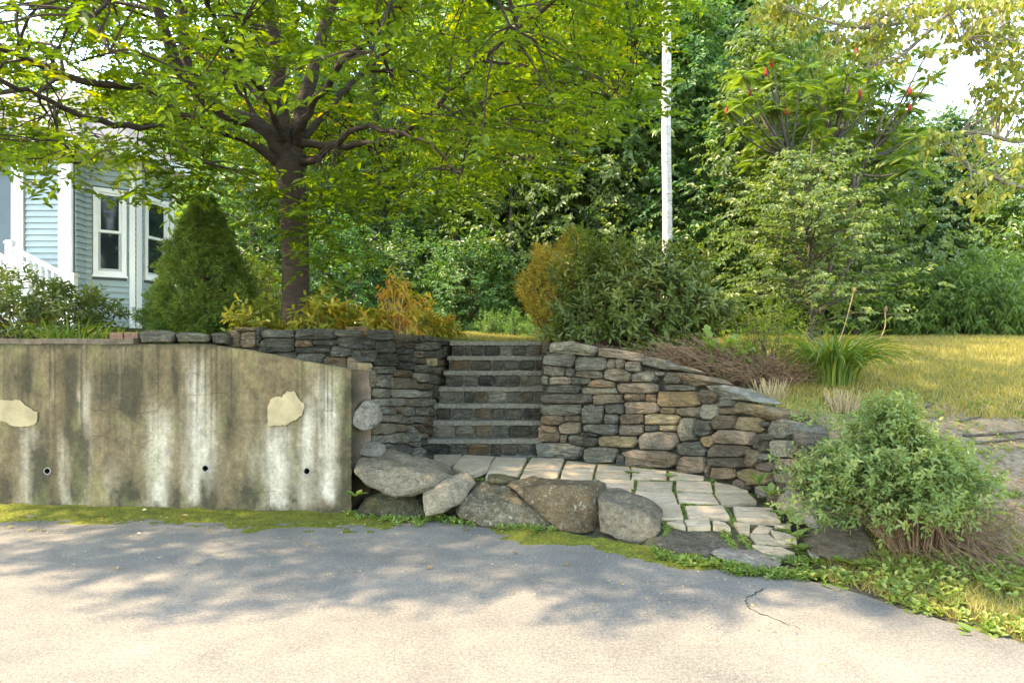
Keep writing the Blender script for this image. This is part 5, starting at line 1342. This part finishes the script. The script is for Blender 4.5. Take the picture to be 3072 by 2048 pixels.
# ------------------------------------------------------------------ maple reaching in from the upper right
def maple():
    rs = np.random.default_rng(71); base = (7.4, 9.0, gz(7.4, 9.0)); b0 = np.array(base); t = thing('maple_tree', base, 'maple reaching in from the right with thin pale branches and sparse sunlit leaves', 'tree')
    mb = MB(); q = spline([b0-[0,0,.2], b0+[0,0,2], b0+[-.1,-.1,4.2], b0+[.1,0,8]], 14); mb.tube(q, np.linspace(.2,.08,14), 10); mb.build('trunk', M['maple_bark'], t, smooth=True)
    br = [[tuple(b0+[-.05,-.05,4.0]), P(3200,40,8.4), P(2900,20,8), P(2700,70,7.6), P(2560,82,7.2), P(2400,40,7.0)],
          [tuple(b0+[-.05,-.05,4.2]), P(3150,-40,8.4), P(2900,10,8), P(2780,100,7.7), P(2700,170,7.5), P(2600,205,7.3)],
          [tuple(b0+[-.05,-.05,4.3]), P(3100,-90,8), P(2850,-60,7.6), P(2600,-30,7.2), P(2330,-20,6.8)],
          [tuple(b0+[0,0,2.6]), P(3250,300,8.3), P(3080,420,8), P(2950,400,7.8), P(2840,395,7.6)],
          [tuple(b0+[0,0,2.9]), P(3250,180,8), P(3100,150,7.6), P(2960,100,7.4), P(2880,120,7.2)],
          [tuple(b0+[0,0,1.9]), P(3250,520,8.2), P(3070,560,7.8), P(2960,520,7.6), P(2880,480,7.5)]]
    sk = []; mb = MB()
    for b_ in br: c = spline(b_, 22); mb.tube(c, np.linspace(.05,.008,22), 6); sk.append(c[7:])
    mb.build('limbs', M['maple_bark'], t, smooth=True); sk = np.vstack(sk)
    tg = []
    for (x0, y0, x1, y1, n) in [(2300,-40,2700,70,38),(2700,-40,3150,60,46),(2600,80,2760,190,10),(2850,60,3150,170,26),(2940,170,3120,300,24),(2980,300,3100,360,8),(2550,60,2700,130,10),(2900,430,3150,600,18),(2780,390,2930,470,9),(2440,90,2600,160,9)]:
        for _ in range(n): tg.append(P(rs.uniform(x0,x1), rs.uniform(y0,y1), rs.uniform(6.9,8.3)))
    tg = np.array(tg); m2, _ = attach(sk, tg, rs, .010, .003, .08, 5); m2.build('twigs', M['maple_bark'], t)['kind'] = 'stuff'
    O = np.repeat(tg, 3, 0)+rs.normal(0,.08,(len(tg)*3,3)); D = nrm(rs.standard_normal(O.shape)*[1,1,.4]+[0,0,-.2])
    V, F, T = sprays(rs, O, D, .22, 6, .07, .055, 'droop', .55, .5, six=True)
    mk('crown', V, F, M['maple_leaf'], t, tint=T)['kind'] = 'stuff'
maple()
# ------------------------------------------------------------------ planting in the two beds
def gpt(px, d): x = (px-CX)/F0*d; return np.array([x, d, gz(x, d)])
# left bed
b0 = gpt(110, 8.3); bush('rhododendron', 'leathery dark shrub at the left edge in front of the porch railing', 'shrub', tuple(b0), tuple(b0+[-.15,.1,.36]), (.95,.7,.50), 560, 'rhodo_leaf', .16, 8, .085, .034, 'whorl', .45, .45, .55, .35, 301, None, 60, six=True)
lily('daylily_clump', 'low arching strappy daylily clump on the wall edge below the leathery shrub', 'plant', tuple(gpt(215, 7.1)), 110, .50, .016, 'lily_leaf', 5, (.1,-.25), .45)
lily('daylily_clump', 'small yellowing daylily clump beside the two bricks', 'plant', tuple(gpt(345, 6.95)), 40, .34, .013, 'lily_leaf', 6, (.4,-.2), .18)
def spruce():
    rs = np.random.default_rng(81); base = gpt(612, 8.6); t = thing('dwarf_spruce', tuple(base), 'dense cone shaped dwarf spruce in front of the bay window', 'tree')
    n = 7600; h = 1.75; u = rs.random(n)**1.5; a = rs.random(n)*6.283; prof = np.interp(u, [0,.12,.3,.6,.85,1], [.50,.60,.54,.36,.16,.02])
    r = prof*(.80+.2*rs.random(n))*(1+.14*np.sin(a*5+u*14)+.10*np.sin(a*8-u*23)+.16*(vnoise(a*3, u*9, 12)-.5)+.10*rs.standard_normal(n)*(rs.random(n) < .15)); O = base+np.stack([np.cos(a)*r, np.sin(a)*r*.95, .05+u*h], -1)
    D = nrm(np.stack([np.cos(a), np.sin(a), .55+0*a], -1)+rs.normal(0,.25,(n,3)))
    V, F, T = sprays(rs, O, D, .09, 12, .042, .0115, 'needle', .55+.6*(vnoise(a*4, u*14, 9)-.5), .3); mk('foliage', V, F, M['spruce_leaf'], t, tint=T)['kind'] = 'stuff'
    mb = MB(); zz = np.linspace(-.05, h*.95, 10); mb.tube(base+np.stack([0*zz,0*zz,zz],-1), np.linspace(.05,.008,10), 7); mb.build('trunk', M['wood_bark'], t)
    m_ = 260; pk = rs.choice(n, m_, replace=False); B = base+np.stack([0*u[pk],0*u[pk],u[pk]*h*.85], -1); V, F = stems(B, O[pk], .008, .003); mk('branches', V, F, M['stem'], t)['kind'] = 'stuff'
spruce()
b0 = gpt(790, 10.2); bush('yew', 'clipped yellow green yew behind the spruce, left of the cherry trunk', 'shrub', tuple(b0), tuple(b0+[0,0,.55]), (.55,.5,.6), 520, 'lime_leaf', .12, 9, .05, .018, 'whorl', .5, .55, .35, .4, 302)
# yellowing perennials along the top of the stone wall
GP = 'yellowing perennials along the stone wall top'
for px, d, h, lab, tn, sd in [(760,7.3,.42,'yellow green perennial between the spruce and the cherry trunk',.45,1),(850,7.5,.22,'low yellowing perennial right at the cherry trunk foot',.5,2),(940,7.3,.52,'tall yellow green perennial right of the cherry trunk',.52,3),(1010,7.5,.42,'bright yellow perennial left of the orange stemmed one',.66,4),
                              (1090,7.4,.34,'low yellow perennial in the middle of the wall top',.62,5),(1280,9.0,.40,'golden perennial near the top step',.68,7),(1322,9.7,.22,'low yellow green tuft at the corner of the top step',.6,8)]:
    b0 = gpt(px, d); bush('perennial', lab, 'plant', tuple(b0), tuple(b0+[0,0,h*.55]), (.26,.22,h*.62), 62, 'yellow_leaf', .16, 7, .085, .036, 'whorl', .4, .3, tn, .4, 310+sd, GP, 22, 'green_stem', six=True, stem_r=.005)
b0 = gpt(1190, 7.6); bush('perennial', 'tall perennial with orange browned leaves on bare yellow stems', 'plant', tuple(b0), tuple(b0+[0,0,.46]), (.28,.22,.36), 85, 'yellow_leaf', .15, 7, .085, .028, 'droop', .3, .3, .88, .3, 320, None, 40, 'straw', six=True, stem_r=.006)
for px, d, lab in [(555,6.95,'strappy grass tuft spilling over the wall left of the stacked stones'),(480,6.95,'thin yellow grass tuft behind the coping stones')]:
    lily('grass_tuft', lab, 'plant', tuple(gpt(px, d)), 34, .34, .010, 'lily_leaf', px, (.2,-.2), .2, True)
# right bed
def arborvitae():
    rs = np.random.default_rng(83); base = gpt(1690, 9.4); t = thing('arborvitae', tuple(base), 'globe arborvitae coloured orange on its browned, sunlit left side', 'shrub')
    O, out = lumpy(rs, base+[.08,0,.64], (.60,.5,.72), 2800, .80); k = O[:, 2] > base[2]+.05; O, out = O[k], out[k]; D = nrm(out*.5+[0,0,.9]+rs.normal(0,.2,O.shape))
    br = np.clip(.75-1.1*(O[:, 0]-base[0]+.05)/.5+rs.normal(0,.18,len(O)), 0, 1)  # left sprays coloured orange for browning and the sun on that side
    o_ = br > .45
    for sel, nm, mt, tn in ((o_, 'browned_sunlit_foliage', 'orange_leaf', .5), (~o_, 'green_foliage', 'lime_leaf', .25)):
        V, F, T = sprays(rs, O[sel], D[sel], .13, 10, .04, .014, 'needle', tn, .5); mk(nm, V, F, M[mt], t, tint=T)['kind'] = 'stuff'
    pk = rs.choice(len(O), 140, replace=False); V, F = stems(np.repeat(base[None]+[0,0,-.02], 140, 0)+rs.normal(0,.06,(140,3))*[1,1,0], O[pk], .010, .004, rs.normal(0,.05,(140,3))); mk('branches', V, F, M['stem'], t)['kind'] = 'stuff'
arborvitae()
b0 = gpt(1950, 8.7); bush('rhododendron', 'large dark rhododendron with glossy leaves above the curved wall', 'shrub', tuple(b0), tuple(b0+[-.08,.1,.68]), (1.14,.75,.76), 1050, 'rhodo_leaf', .2, 9, .105, .038, 'whorl', .5, .5, .58, .4, 303, None, 110, six=True)
b0 = gpt(1790, 8.4); bush('rhododendron', 'lower dark part of leathery growth overhanging the top capstones', 'shrub', tuple(b0), tuple(b0+[0,0,.30]), (.5,.4,.38), 240, 'rhodo_leaf', .18, 8, .095, .034, 'whorl', .4, .4, .35, .3, 304, None, 60, six=True)
def twig_heap(px, d, lab, seed, n, size):
    rs = np.random.default_rng(seed); b0 = gpt(px, d); t = thing('bare_shrub', tuple(b0), lab, 'shrub', 'bare brown twiggy shrubs on the bed')
    B = b0+rs.normal(0,.12,(n,3))*[1.6,1,0]*size; a = rs.normal(-.3,.7,n); el = rs.uniform(.05,.9,n); L = rs.uniform(.3,.75,n)*size
    E = B+np.stack([np.sin(a)*np.cos(el)*L*1.3, -np.abs(np.cos(a))*np.cos(el)*L*.5, np.sin(el)*L*.8], -1)
    V, F = stems(B, E, .0055, .002, rs.normal(0,.04,(n,3))+[0,0,.06]); mk('twigs', V, F, M['dead_twig'], t)['kind'] = 'stuff'
    E2 = np.repeat(B*.45+E*.55, 2, 0); V, F = stems(E2, E2+rs.normal(0,.12,E2.shape)+[-.02,-.02,.02], .003, .0012); mk('side_twigs', V, F, M['dead_twig'], t)['kind'] = 'stuff'
    return t
twig_heap(2110, 7.9, 'bare brown twiggy shrub leaning over the cap stones below the rhododendron', 1, 420, 1.0)
twig_heap(2290, 7.75, 'second heap of bare brown twigs under the yellow green spirea', 2, 380, .95)
b0 = gpt(2300, 8.1); bush('spirea', 'yellow green spirea between the rhododendron and the big daylily', 'shrub', tuple(b0), tuple(b0+[0,0,.42]), (.45,.4,.45), 430, 'lime_leaf', .14, 9, .04, .016, 'whorl', .5, .45, .5, .35, 305)
b0 = gpt(2180, 7.6); bush('vine', 'few large maple like vine leaves over the brown twigs', 'vine', tuple(b0), tuple(b0+[0,.15,.30]), (.35,.2,.22), 26, 'weed_leaf', .15, 4, .10, .09, 'flat', .2, .3, .5, .3, 306, None, 12, 'green_stem', six=True)
lily('daylily_clump', 'big arching daylily clump at the right end of the mulch bed', 'plant', tuple(gpt(2500, 7.7)), 280, .95, .024, 'lily_leaf', 9, (.1,-.15), .30)
for px, d, lab, n in [(2310,7.15,'cut back brown ornamental grass stub nearer the curved wall',90),(2530,6.85,'cut back straw coloured stub below the big daylily',110)]:
    rs = np.random.default_rng(px); b0 = gpt(px, d); t = thing('cut_grass', tuple(b0), lab, 'plant'); a = rs.random(n)*6.28; r = rs.random(n)*.12; B = b0+np.stack([np.cos(a)*r*1.3, np.sin(a)*r, 0*r-.01], -1); E = B+np.stack([np.cos(a)*.06+rs.normal(0,.03,n), np.sin(a)*.05, rs.uniform(.10,.24,n)], -1); V, F = stems(B, E, .004, .002); mk('stalks', V, F, M['straw'], t)['kind'] = 'stuff'
# flower stalks of the daylily
for (x0,y0,x1,y1,lab) in [(2480,1110,2560,880,'dry daylily seed stalk left of the taller one'),(2640,1020,2655,935,'short dry daylily seed stalk leaning over the lawn')]:
    a = P(x0,y0,7.7); b2 = P(x1,y1,7.6); t = thing('seed_stalk', tuple(a), lab, 'plant'); mb = MB(); mb.tube(spline([a,(a+b2)/2+[.03,0,0],b2],8), .005, 5); mb.build('stalk', M['straw'], t)
    mb = MB(); mb.tube([b2, b2+[.01,0,.03], b2+[.015,0,.07]], [.006,.018,.003], 6); mb.build('seed_pod', M['dead_twig'], t)
# the spirea bush at the front right
def front_spirea():
    rs = np.random.default_rng(85); base = gpt(2740, 4.75); t = thing('spirea_bush', tuple(base), 'sprawling green spirea bush in front with bare brown twigs showing low on its right side', 'shrub')
    n = 190; a = rs.random(n)*6.283; sp = rs.random(n)**.7; e = np.stack([np.cos(a)*sp*.66-.10+.10*np.sin(a*3+1), np.sin(a)*sp*.60+.10, (.88-.46*sp**1.6)*rs.uniform(.50,1.16,n)], -1); E = base+e; E[:, 2] = np.maximum(E[:, 2], ground_z(E[:, 0], E[:, 1])+.12)
    B = base+np.stack([np.cos(a)*.15*sp, np.sin(a)*.12*sp, 0*a-.02], -1); bend = np.stack([-np.cos(a)*.08, -np.sin(a)*.08, .12+0*a], -1)
    V, F = stems(B, E, .006, .002, bend); mk('stems', V, F, M['dead_twig'], t)['kind'] = 'stuff'
    Os, Ds = [], []
    for f in (.42,.55,.66,.76,.85,.93,1.0):
        p = B*(1-f)**2+2*f*(1-f)*((B+E)/2+bend*2)+E*f*f
        k = rs.random(n) < (.45 if f < .6 else .95); right = (p[:, 0]-base[0] > .18) & (p[:, 2]-base[2] < .42); k &= ~(right & (rs.random(n) < .8))
        for _ in range(3): Os.append(p[k]+rs.normal(0,.05,p[k].shape)); Ds.append((E-B)[k]*.6+rs.normal(0,.45,p[k].shape)+[0,-.05,.15])
    O, D = np.vstack(Os), np.vstack(Ds); V, F, T = sprays(rs, O, D, .12, 9, .040, .019, 'whorl', .52+.5*(vnoise(O[:, 0]*5, O[:, 2]*5, 2)-.5), .35, six=True)
    mk('foliage', V, F, M['spirea_leaf'], t, tint=T)['kind'] = 'stuff'
    m_ = 330; B2 = base+np.stack([rs.normal(.22,.16,m_), rs.normal(-.08,.12,m_), 0*rs.random(m_)+rs.uniform(.0,.35,m_)], -1); E2 = B2+np.stack([rs.normal(.10,.12,m_), rs.normal(-.14,.08,m_), rs.normal(-.12,.12,m_)], -1); E2[:, 2] = np.maximum(E2[:, 2], ground_z(E2[:, 0], E2[:, 1])+.01)
    V, F = stems(B2, E2, .0035, .0012, rs.normal(0,.04,(m_,3))); mk('bare_twigs', V, F, M['dead_twig'], t)['kind'] = 'stuff'
front_spirea()
b0 = gpt(2420, 6.1); bush('small_spirea', 'small yellow green spirea sprouting behind the low end of the curved wall', 'shrub', tuple(b0), tuple(b0+[0,0,.18]), (.26,.2,.24), 130, 'spirea_leaf', .1, 8, .034, .016, 'whorl', .5, .3, .7, .3, 307, None, 40, 'stem', stem_r=.004)

# lawn and verge
def blades(rs, x, y, h, wd, mat, name, label, tint=.5, tv=.4, lean=.35):
    z = ground_z(x, y); n = len(x); a = rs.random(n)*6.283; l = np.abs(rs.normal(lean, .2, n)); hh = h*rs.uniform(.5, 1.2, n); D = np.stack([np.cos(a), np.sin(a)], -1)
    b = rs.random(n)*6.283; S = np.stack([np.cos(b), np.sin(b)], -1)*wd/2
    B = np.stack([x, y, z-.01], -1); tip = B.copy(); tip[:, :2] += D*(hh*l)[:, None]; tip[:, 2] += hh
    V = np.stack([np.hstack([B[:, :2]-S, B[:, 2:]]), np.hstack([B[:, :2]+S, B[:, 2:]]), tip], 1).reshape(-1, 3); F = np.arange(3*n).reshape(-1, 3)
    cl = (fbm(x*.9, y*.9, 15)-.5)*.9
    return tag(mk(name, V, F, M[mat], tint=np.clip(tint+cl+rs.normal(0, tv*.4, n), 0, 1)), label, 'grass', kind='stuff')
rs = np.random.default_rng(95)
n = 100000; y = 6.7+rs.random(n)**1.5*10.4; x = 2.2+rs.random(n)*(y*.8-1.2); keep = rs.random(n) < np.clip((y-6.6)/1.1+1.1*(fbm(x*2, y*2, 17)-.5), 0, 1)*((x > 2.75) | (y > 8.3)); x, y = x[keep], y[keep]
blades(rs, x, y, .075, .011, 'turf', 'lawn_grass', 'dry yellow green grass of the lawn on the right', .55, .4, .5)
n = 26000; x = rs.uniform(-2.2, 2.0, n); y = 9.5+rs.random(n)*7; k = (np.abs(x+.2) < 1.0+.25*(y-9.5)); blades(rs, x[k], y[k], .05, .012, 'turf', 'lawn_grass', 'strip of yellow grass beyond the top of the steps', .62, .35, .4)
# verge weeds, ground cover and bits of turf
def cover(rs, x, y, name, label, leaf, L, W, nl, tint, slen=.05, seed=0):
    z = ground_z(x, y); O = np.stack([x, y, np.maximum(z, 0)-.005], -1); D = nrm(rs.normal(0,.35,O.shape)*[1,1,.2]+[0,0,1]); V, F, T = sprays(rs, O, D, slen, nl, L, W, 'whorl', tint, .45, six=True)
    return tag(mk(name, V, F, M[leaf], tint=T), label, 'weeds', kind='stuff')
def edge_x(y): return np.interp(y, [2.9,3.26,3.62,3.87,4.12,4.31,4.51,4.74,4.93], [3.2,2.95,2.71,2.53,2.34,2.23,2.08,1.78,1.48])
n = 1300; y = rs.uniform(2.9, 4.65, n); x = edge_x(y)+rs.random(n)**1.1*1.6-.02; k = (fbm(x*4, y*4, 19) > .47); cover(rs, x[k], y[k], 'ground_cover', 'green weeds and clover along the verge of the driveway', 'weed_leaf', .046, .026, 5, .62, .05)
n = 24000; y = rs.uniform(2.7, 5.2, n); x = edge_x(y)+rs.random(n)**1.3*2.2-.03; k = in_poly(x, y, LOW) == False; blades(rs, x[k], y[k], .07, .006, 'turf', 'verge_grass', 'short thin grass among the verge weeds', .38, .5, .7)
n = 1700; y = rs.uniform(4.6, 7.2, n); x = 2.4+rs.random(n)*3.2; k = fbm(x*3, y*3, 23) > .52; cover(rs, x[k], y[k], 'soil_weeds', 'scattered seedlings on the bare soil slope', 'weed_leaf', .03, .016, 5, .6, .03)
# weeds in the paving joints and at the foot of the boulders
jx, jy = [], []
for (x0,y0,x1,y1,n) in [(1580,1370,1555,1440,60),(1690,1380,1665,1440,60),(1900,1440,2130,1445,110),(2020,1450,2160,1440,50),(2030,1455,2060,1560,90),(2050,1510,2160,1515,90),(2170,1520,2210,1570,80),(2000,1560,2180,1580,80),(2220,1600,2270,1660,60),(2170,1590,2230,1680,70),(1905,1440,1900,1490,50),(2140,1440,2150,1480,40),(2020,1445,2035,1500,40),
                      (1790,1415,1785,1435,20),(2000,1555,2000,1600,60),(2300,1500,2340,1560,60),(2330,1560,2420,1680,160),(1900,1480,2110,1485,60),(2110,1480,2300,1480,60),(2280,1625,2330,1640,60),(1900,1400,2100,1432,60),(1440,1430,1460,1470,40)]:
    for _ in range(n):
        f = rs.random(); p = hit_patio(x0+(x1-x0)*f+rs.normal(0,5), y0+(y1-y0)*f+rs.normal(0,3)); jx.append(p[0]); jy.append(p[1])
jx, jy = np.array(jx), np.array(jy); cover(rs, jx, jy, 'joint_weeds', 'tiny green weeds and moss growing in the joints of the flagstones', 'weed_leaf', .026, .014, 6, .55, .018)
bx_, by_ = [], []
for (x0,y0,x1,y1,n) in [(1060,1555,1260,1572,60),(1260,1560,1480,1575,110),(1480,1580,1660,1598,90),(1950,1660,2060,1700,40),(2050,1690,2180,1700,60),(2180,1715,2420,1735,140),(2300,1690,2480,1700,70),(1040,1545,1075,1555,20)]:
    for _ in range(n):
        f = rs.random(); px = x0+(x1-x0)*f+rs.normal(0,6); py = y0+(y1-y0)*f+rs.normal(0,5); d = F0*EYE/(py-CY); bx_.append((px-CX)/F0*d); by_.append(d)
x, y = np.array(bx_), np.array(by_); O = np.stack([x, y, 0*x+.004], -1); D = nrm(rs.normal(0,.4,O.shape)*[1,1,.2]+[0,0,1]); V, F, T = sprays(rs, O, D, .04, 6, .040, .016, 'whorl', .45, .45, six=True)
tag(mk('foot_weeds', V, F, M['weed_leaf'], tint=T), 'low weeds along the foot of the boulders', 'weeds', kind='stuff')
# larger single weeds, each leaf its own part
def rosette(px, py, d, nleaf, L, W, lab, seed, name='weed', leaf='weed_leaf', el=.75, tint=.5, cat='weed', droop=.3):
    rs = np.random.default_rng(seed); b0 = P(px, py, d); t = thing(name, tuple(b0), lab, cat, 'single weeds round the paving')
    for i in range(nleaf):
        a = i*2.4+rs.random(); e_ = el*rs.uniform(.6,1.2); D = np.array([[math.cos(a)*math.cos(e_), math.sin(a)*math.cos(e_), math.sin(e_)]]); ll = L*rs.uniform(.7,1.15)
        s = nrm(np.cross(D[0], [0,0,1.])); u = np.linspace(0,1,6); c = b0+D*(u*ll)[:, None]-np.array([0,0,1.])*(droop*ll*u**2)[:, None]; ww = W*np.interp(u,[0,.15,.35,.6,.85,1],[.12,.3,.85,1,.6,.02])*rs.uniform(.8,1.2)
        V = np.vstack([c-s*ww[:, None]/2+[0,0,W*.12], c, c+s*ww[:, None]/2+[0,0,W*.12]]); F = np.array([(k,k+1,7+k,6+k) for k in range(5)]+[(6+k,7+k,13+k,12+k) for k in range(5)])
        mk('leaf', V, F, M[leaf], t, smooth=True, tint=np.full(len(F), np.clip(rs.normal(tint,.18),0,1)))
for i, a in enumerate([(2275,1452,5.95,9,.17,.045,'dandelion like weed at the foot of the curved wall, nearer the steps',.95),(2310,1490,5.75,9,.17,.05,'dandelion like weed at the foot of the curved wall beside the upright cream boulder',.9),(2345,1545,5.5,10,.13,.05,'weed in front of the upright cream boulder',.6),
        (2390,1615,5.15,9,.14,.05,'weed left of the dark rocks, between slabs and bed',.8),(2410,1650,5.0,8,.13,.05,'weed above the brown layered slab',.7),(2095,1702,4.83,10,.13,.035,'weed at the left foot of the broad grey rock',.6),(2200,1700,4.8,9,.11,.035,'weed against the flat pale grey rock',.7),
        (1065,1490,6.12,10,.12,.045,'bright green sprig at the foot of the concrete wall end',.7),(2010,1432,6.55,7,.10,.05,'small broadleaf weed below the tan stones of the curved wall',.6),(1895,1420,6.85,6,.09,.05,'tiny broadleaf weed by the joint under the curved wall',.5)]):
    rosette(*a[:6], a[6], 400+i, el=a[7])
for i, (px, py, d, lab, n_, L, W) in enumerate([(2560,1690,4.70,'burdock like plant with the largest leaves, beside the brown slab',8,.20,.13),(2510,1745,4.45,'broad leaved weed at the driveway edge below the burdock like plant',7,.13,.085),(2700,1720,4.35,'broad leaved weed in the middle of the verge',8,.12,.075),(2850,1760,4.1,'broad leaved weed right of the middle of the verge',8,.13,.06),
        (2930,1850,3.75,'long leaved plantain near the lower right corner',9,.14,.055),(2740,1800,4.1,'broad leaved weed near the driveway edge, centre of the verge',7,.12,.07),(3020,1700,4.2,'broad leaved weed at the right picture edge',8,.13,.07),(2640,1600,4.75,'ivy like weed at the right foot of the layered slab',6,.10,.08),(2960,1570,4.7,'broad leaved weed right of the bare twigs of the spirea bush',8,.13,.085),(2480,1700,4.6,'upright heart leaved weed left of the burdock like plant',5,.14,.10)]):
    d_ = d; b0 = P(px, py, d_); rosette(px, py+(b0[2]-gz(b0[0], d_))/d_*F0, d_, n_, L, W, lab, 450+i, name='broadleaf_weed', el=.55, tint=.55)
# dead sticks on the soil
for x0,y0,x1,y1,d,lab in [(2880,1243,2945,1236,6.6,'short black stick on the soil at the lawn edge'),(2890,1290,3090,1283,6.3,'long thin dead stick lying on the soil slope'),(2920,1310,3090,1300,6.15,'second long dead stick, just below the first'),(2770,1222,2800,1190,6.9,'crooked black root by the daylily')]:
    a = P(x0,y0,d); b2 = P(x1,y1,d+.1); a[2] = gz(a[0],a[1])+.02; b2[2] = gz(b2[0],b2[1])+.02; mb = MB(); q = spline([a,(a+b2)/2+rs.normal(0,.03,3)*[1,1,.3],b2],9); q[:, 2] = ground_z(q[:, 0], q[:, 1])+.015; mb.tube(q, np.linspace(.016,.006,9), 5, True); tag(mb.build('stick', M['wood_bark']), lab, 'stick')
# wood chips and litter on the mulch and soil
n = 5200; y = rs.uniform(4.8,7.6,n); x = 2.3+rs.random(n)*3.4; k = rs.random(n) < .55; x, y = x[k], y[k]; a = rs.random(len(x))*6.28; O = np.stack([x,y,ground_z(x,y)+.004],-1); D = np.stack([np.cos(a),np.sin(a),0*a+.1],-1)
V, F, T = leaves(O, D, np.tile([0,0,1.],(len(x),1))+rs.normal(0,.3,(len(x),3)), .05, .012, rs.random(len(x))*.7); tag(mk('litter', V, F, M['dead_leaf'], tint=T), 'dry leaf litter and chips on the soil slope', 'litter', kind='stuff')
n = 1800; x = rs.uniform(.8,2.7,n); y = rs.uniform(6.2,8.4,n); k = ~in_poly(x,y,LOW); x, y = x[k], y[k]; a = rs.random(len(x))*6.28; O = np.stack([x,y,ground_z(x,y)+.006],-1); D = np.stack([np.cos(a),np.sin(a),rs.normal(0,.2,len(x))],-1)
V, F, T = leaves(O, D, np.tile([0,0,1.],(len(x),1))+rs.normal(0,.4,(len(x),3)), .06, .014, rs.random(len(x))); V_, F_ = V, F; tag(mk('mulch', V_, F_, M['stem']), 'dark shredded bark mulch of the bed', 'mulch', kind='stuff')
# fallen leaves on the driveway
GL = 'fallen leaves on the driveway'
for px, py, lab in [(103,1592,'yellow leaf on the asphalt below the left drain hole, left one of a touching pair'),(130,1590,'yellow leaf on the asphalt below the left drain hole, right one of a touching pair'),(40,1582,'pale leaf on the asphalt nearest the left picture edge'),
        (262,1575,'pale dry leaf on the moss edge, left of the wall middle'),(298,1571,'small orange leaf on the asphalt just off the moss, left of the middle drain hole'),(440,1542,'dry leaf on the moss left of the middle drain hole'),(545,1560,'dry leaf on the moss just left under the middle drain hole'),
        (632,1593,'yellow leaf on the asphalt straight below the middle drain hole'),(588,1690,'whitish curled leaf alone on the grey asphalt below the middle drain hole'),(420,1605,'tan leaf in the shade on the asphalt left of the middle drain hole'),(730,1538,'dry leaf on the moss between the middle and right drain holes'),
        (920,1640,'bright orange leaf on the asphalt below the right drain hole'),(1300,1705,'tan leaf on the asphalt in front of the pointed tilted boulder'),(1540,1660,'tan leaf on the asphalt in front of the big square boulder'),(1700,1700,'tan leaf on the asphalt in front of the rounded end boulder'),
        (350,1705,'small leaf far out on the asphalt at the left, nearest the camera'),(990,1575,'dry leaf on the moss at the end of the concrete wall')]:
    d = F0*EYE/(py-CY); x = (px-CX)/F0*d; a = rs.random()*6.28; C = np.array([[x, d, .012+.03*(py < 1575)]]); V, F, T = leaves(C, np.array([[math.cos(a), math.sin(a), .05]]), np.array([[.1,-.2,1.]])+rs.normal(0,.25,(1,3)), rs.uniform(.035,.065), .028, np.array([rs.random()]), True, .3, .1)
    tag(mk('fallen_leaf', V, F, M['dead_leaf'], tint=T), lab, 'leaf', GL)

# crumbs and bits of leaf along the edge of the asphalt
n = 900; x = rs.uniform(-6, 1.6, n); y = np.interp(x, [-6,-1.48,-.5,.3,.9,1.3,1.6], [6.7,6.2,5.9,5.6,5.2,4.95,4.85])-rs.random(n)**2*1.5; a = rs.random(n)*6.28; O = np.stack([x, y, np.full(n, .007)], -1); D = np.stack([np.cos(a), np.sin(a), .15+0*a], -1)
V, F, T = leaves(O, D, np.tile([0,0,1.],(n,1))+rs.normal(0,.4,(n,3)), rs.uniform(.008,.024,n), rs.uniform(.006,.012,n), rs.random(n)); tag(mk('debris', V, F, M['dead_leaf'], tint=T), 'crumbs of dry leaf scattered along the mossy edge of the asphalt', 'litter', kind='stuff')
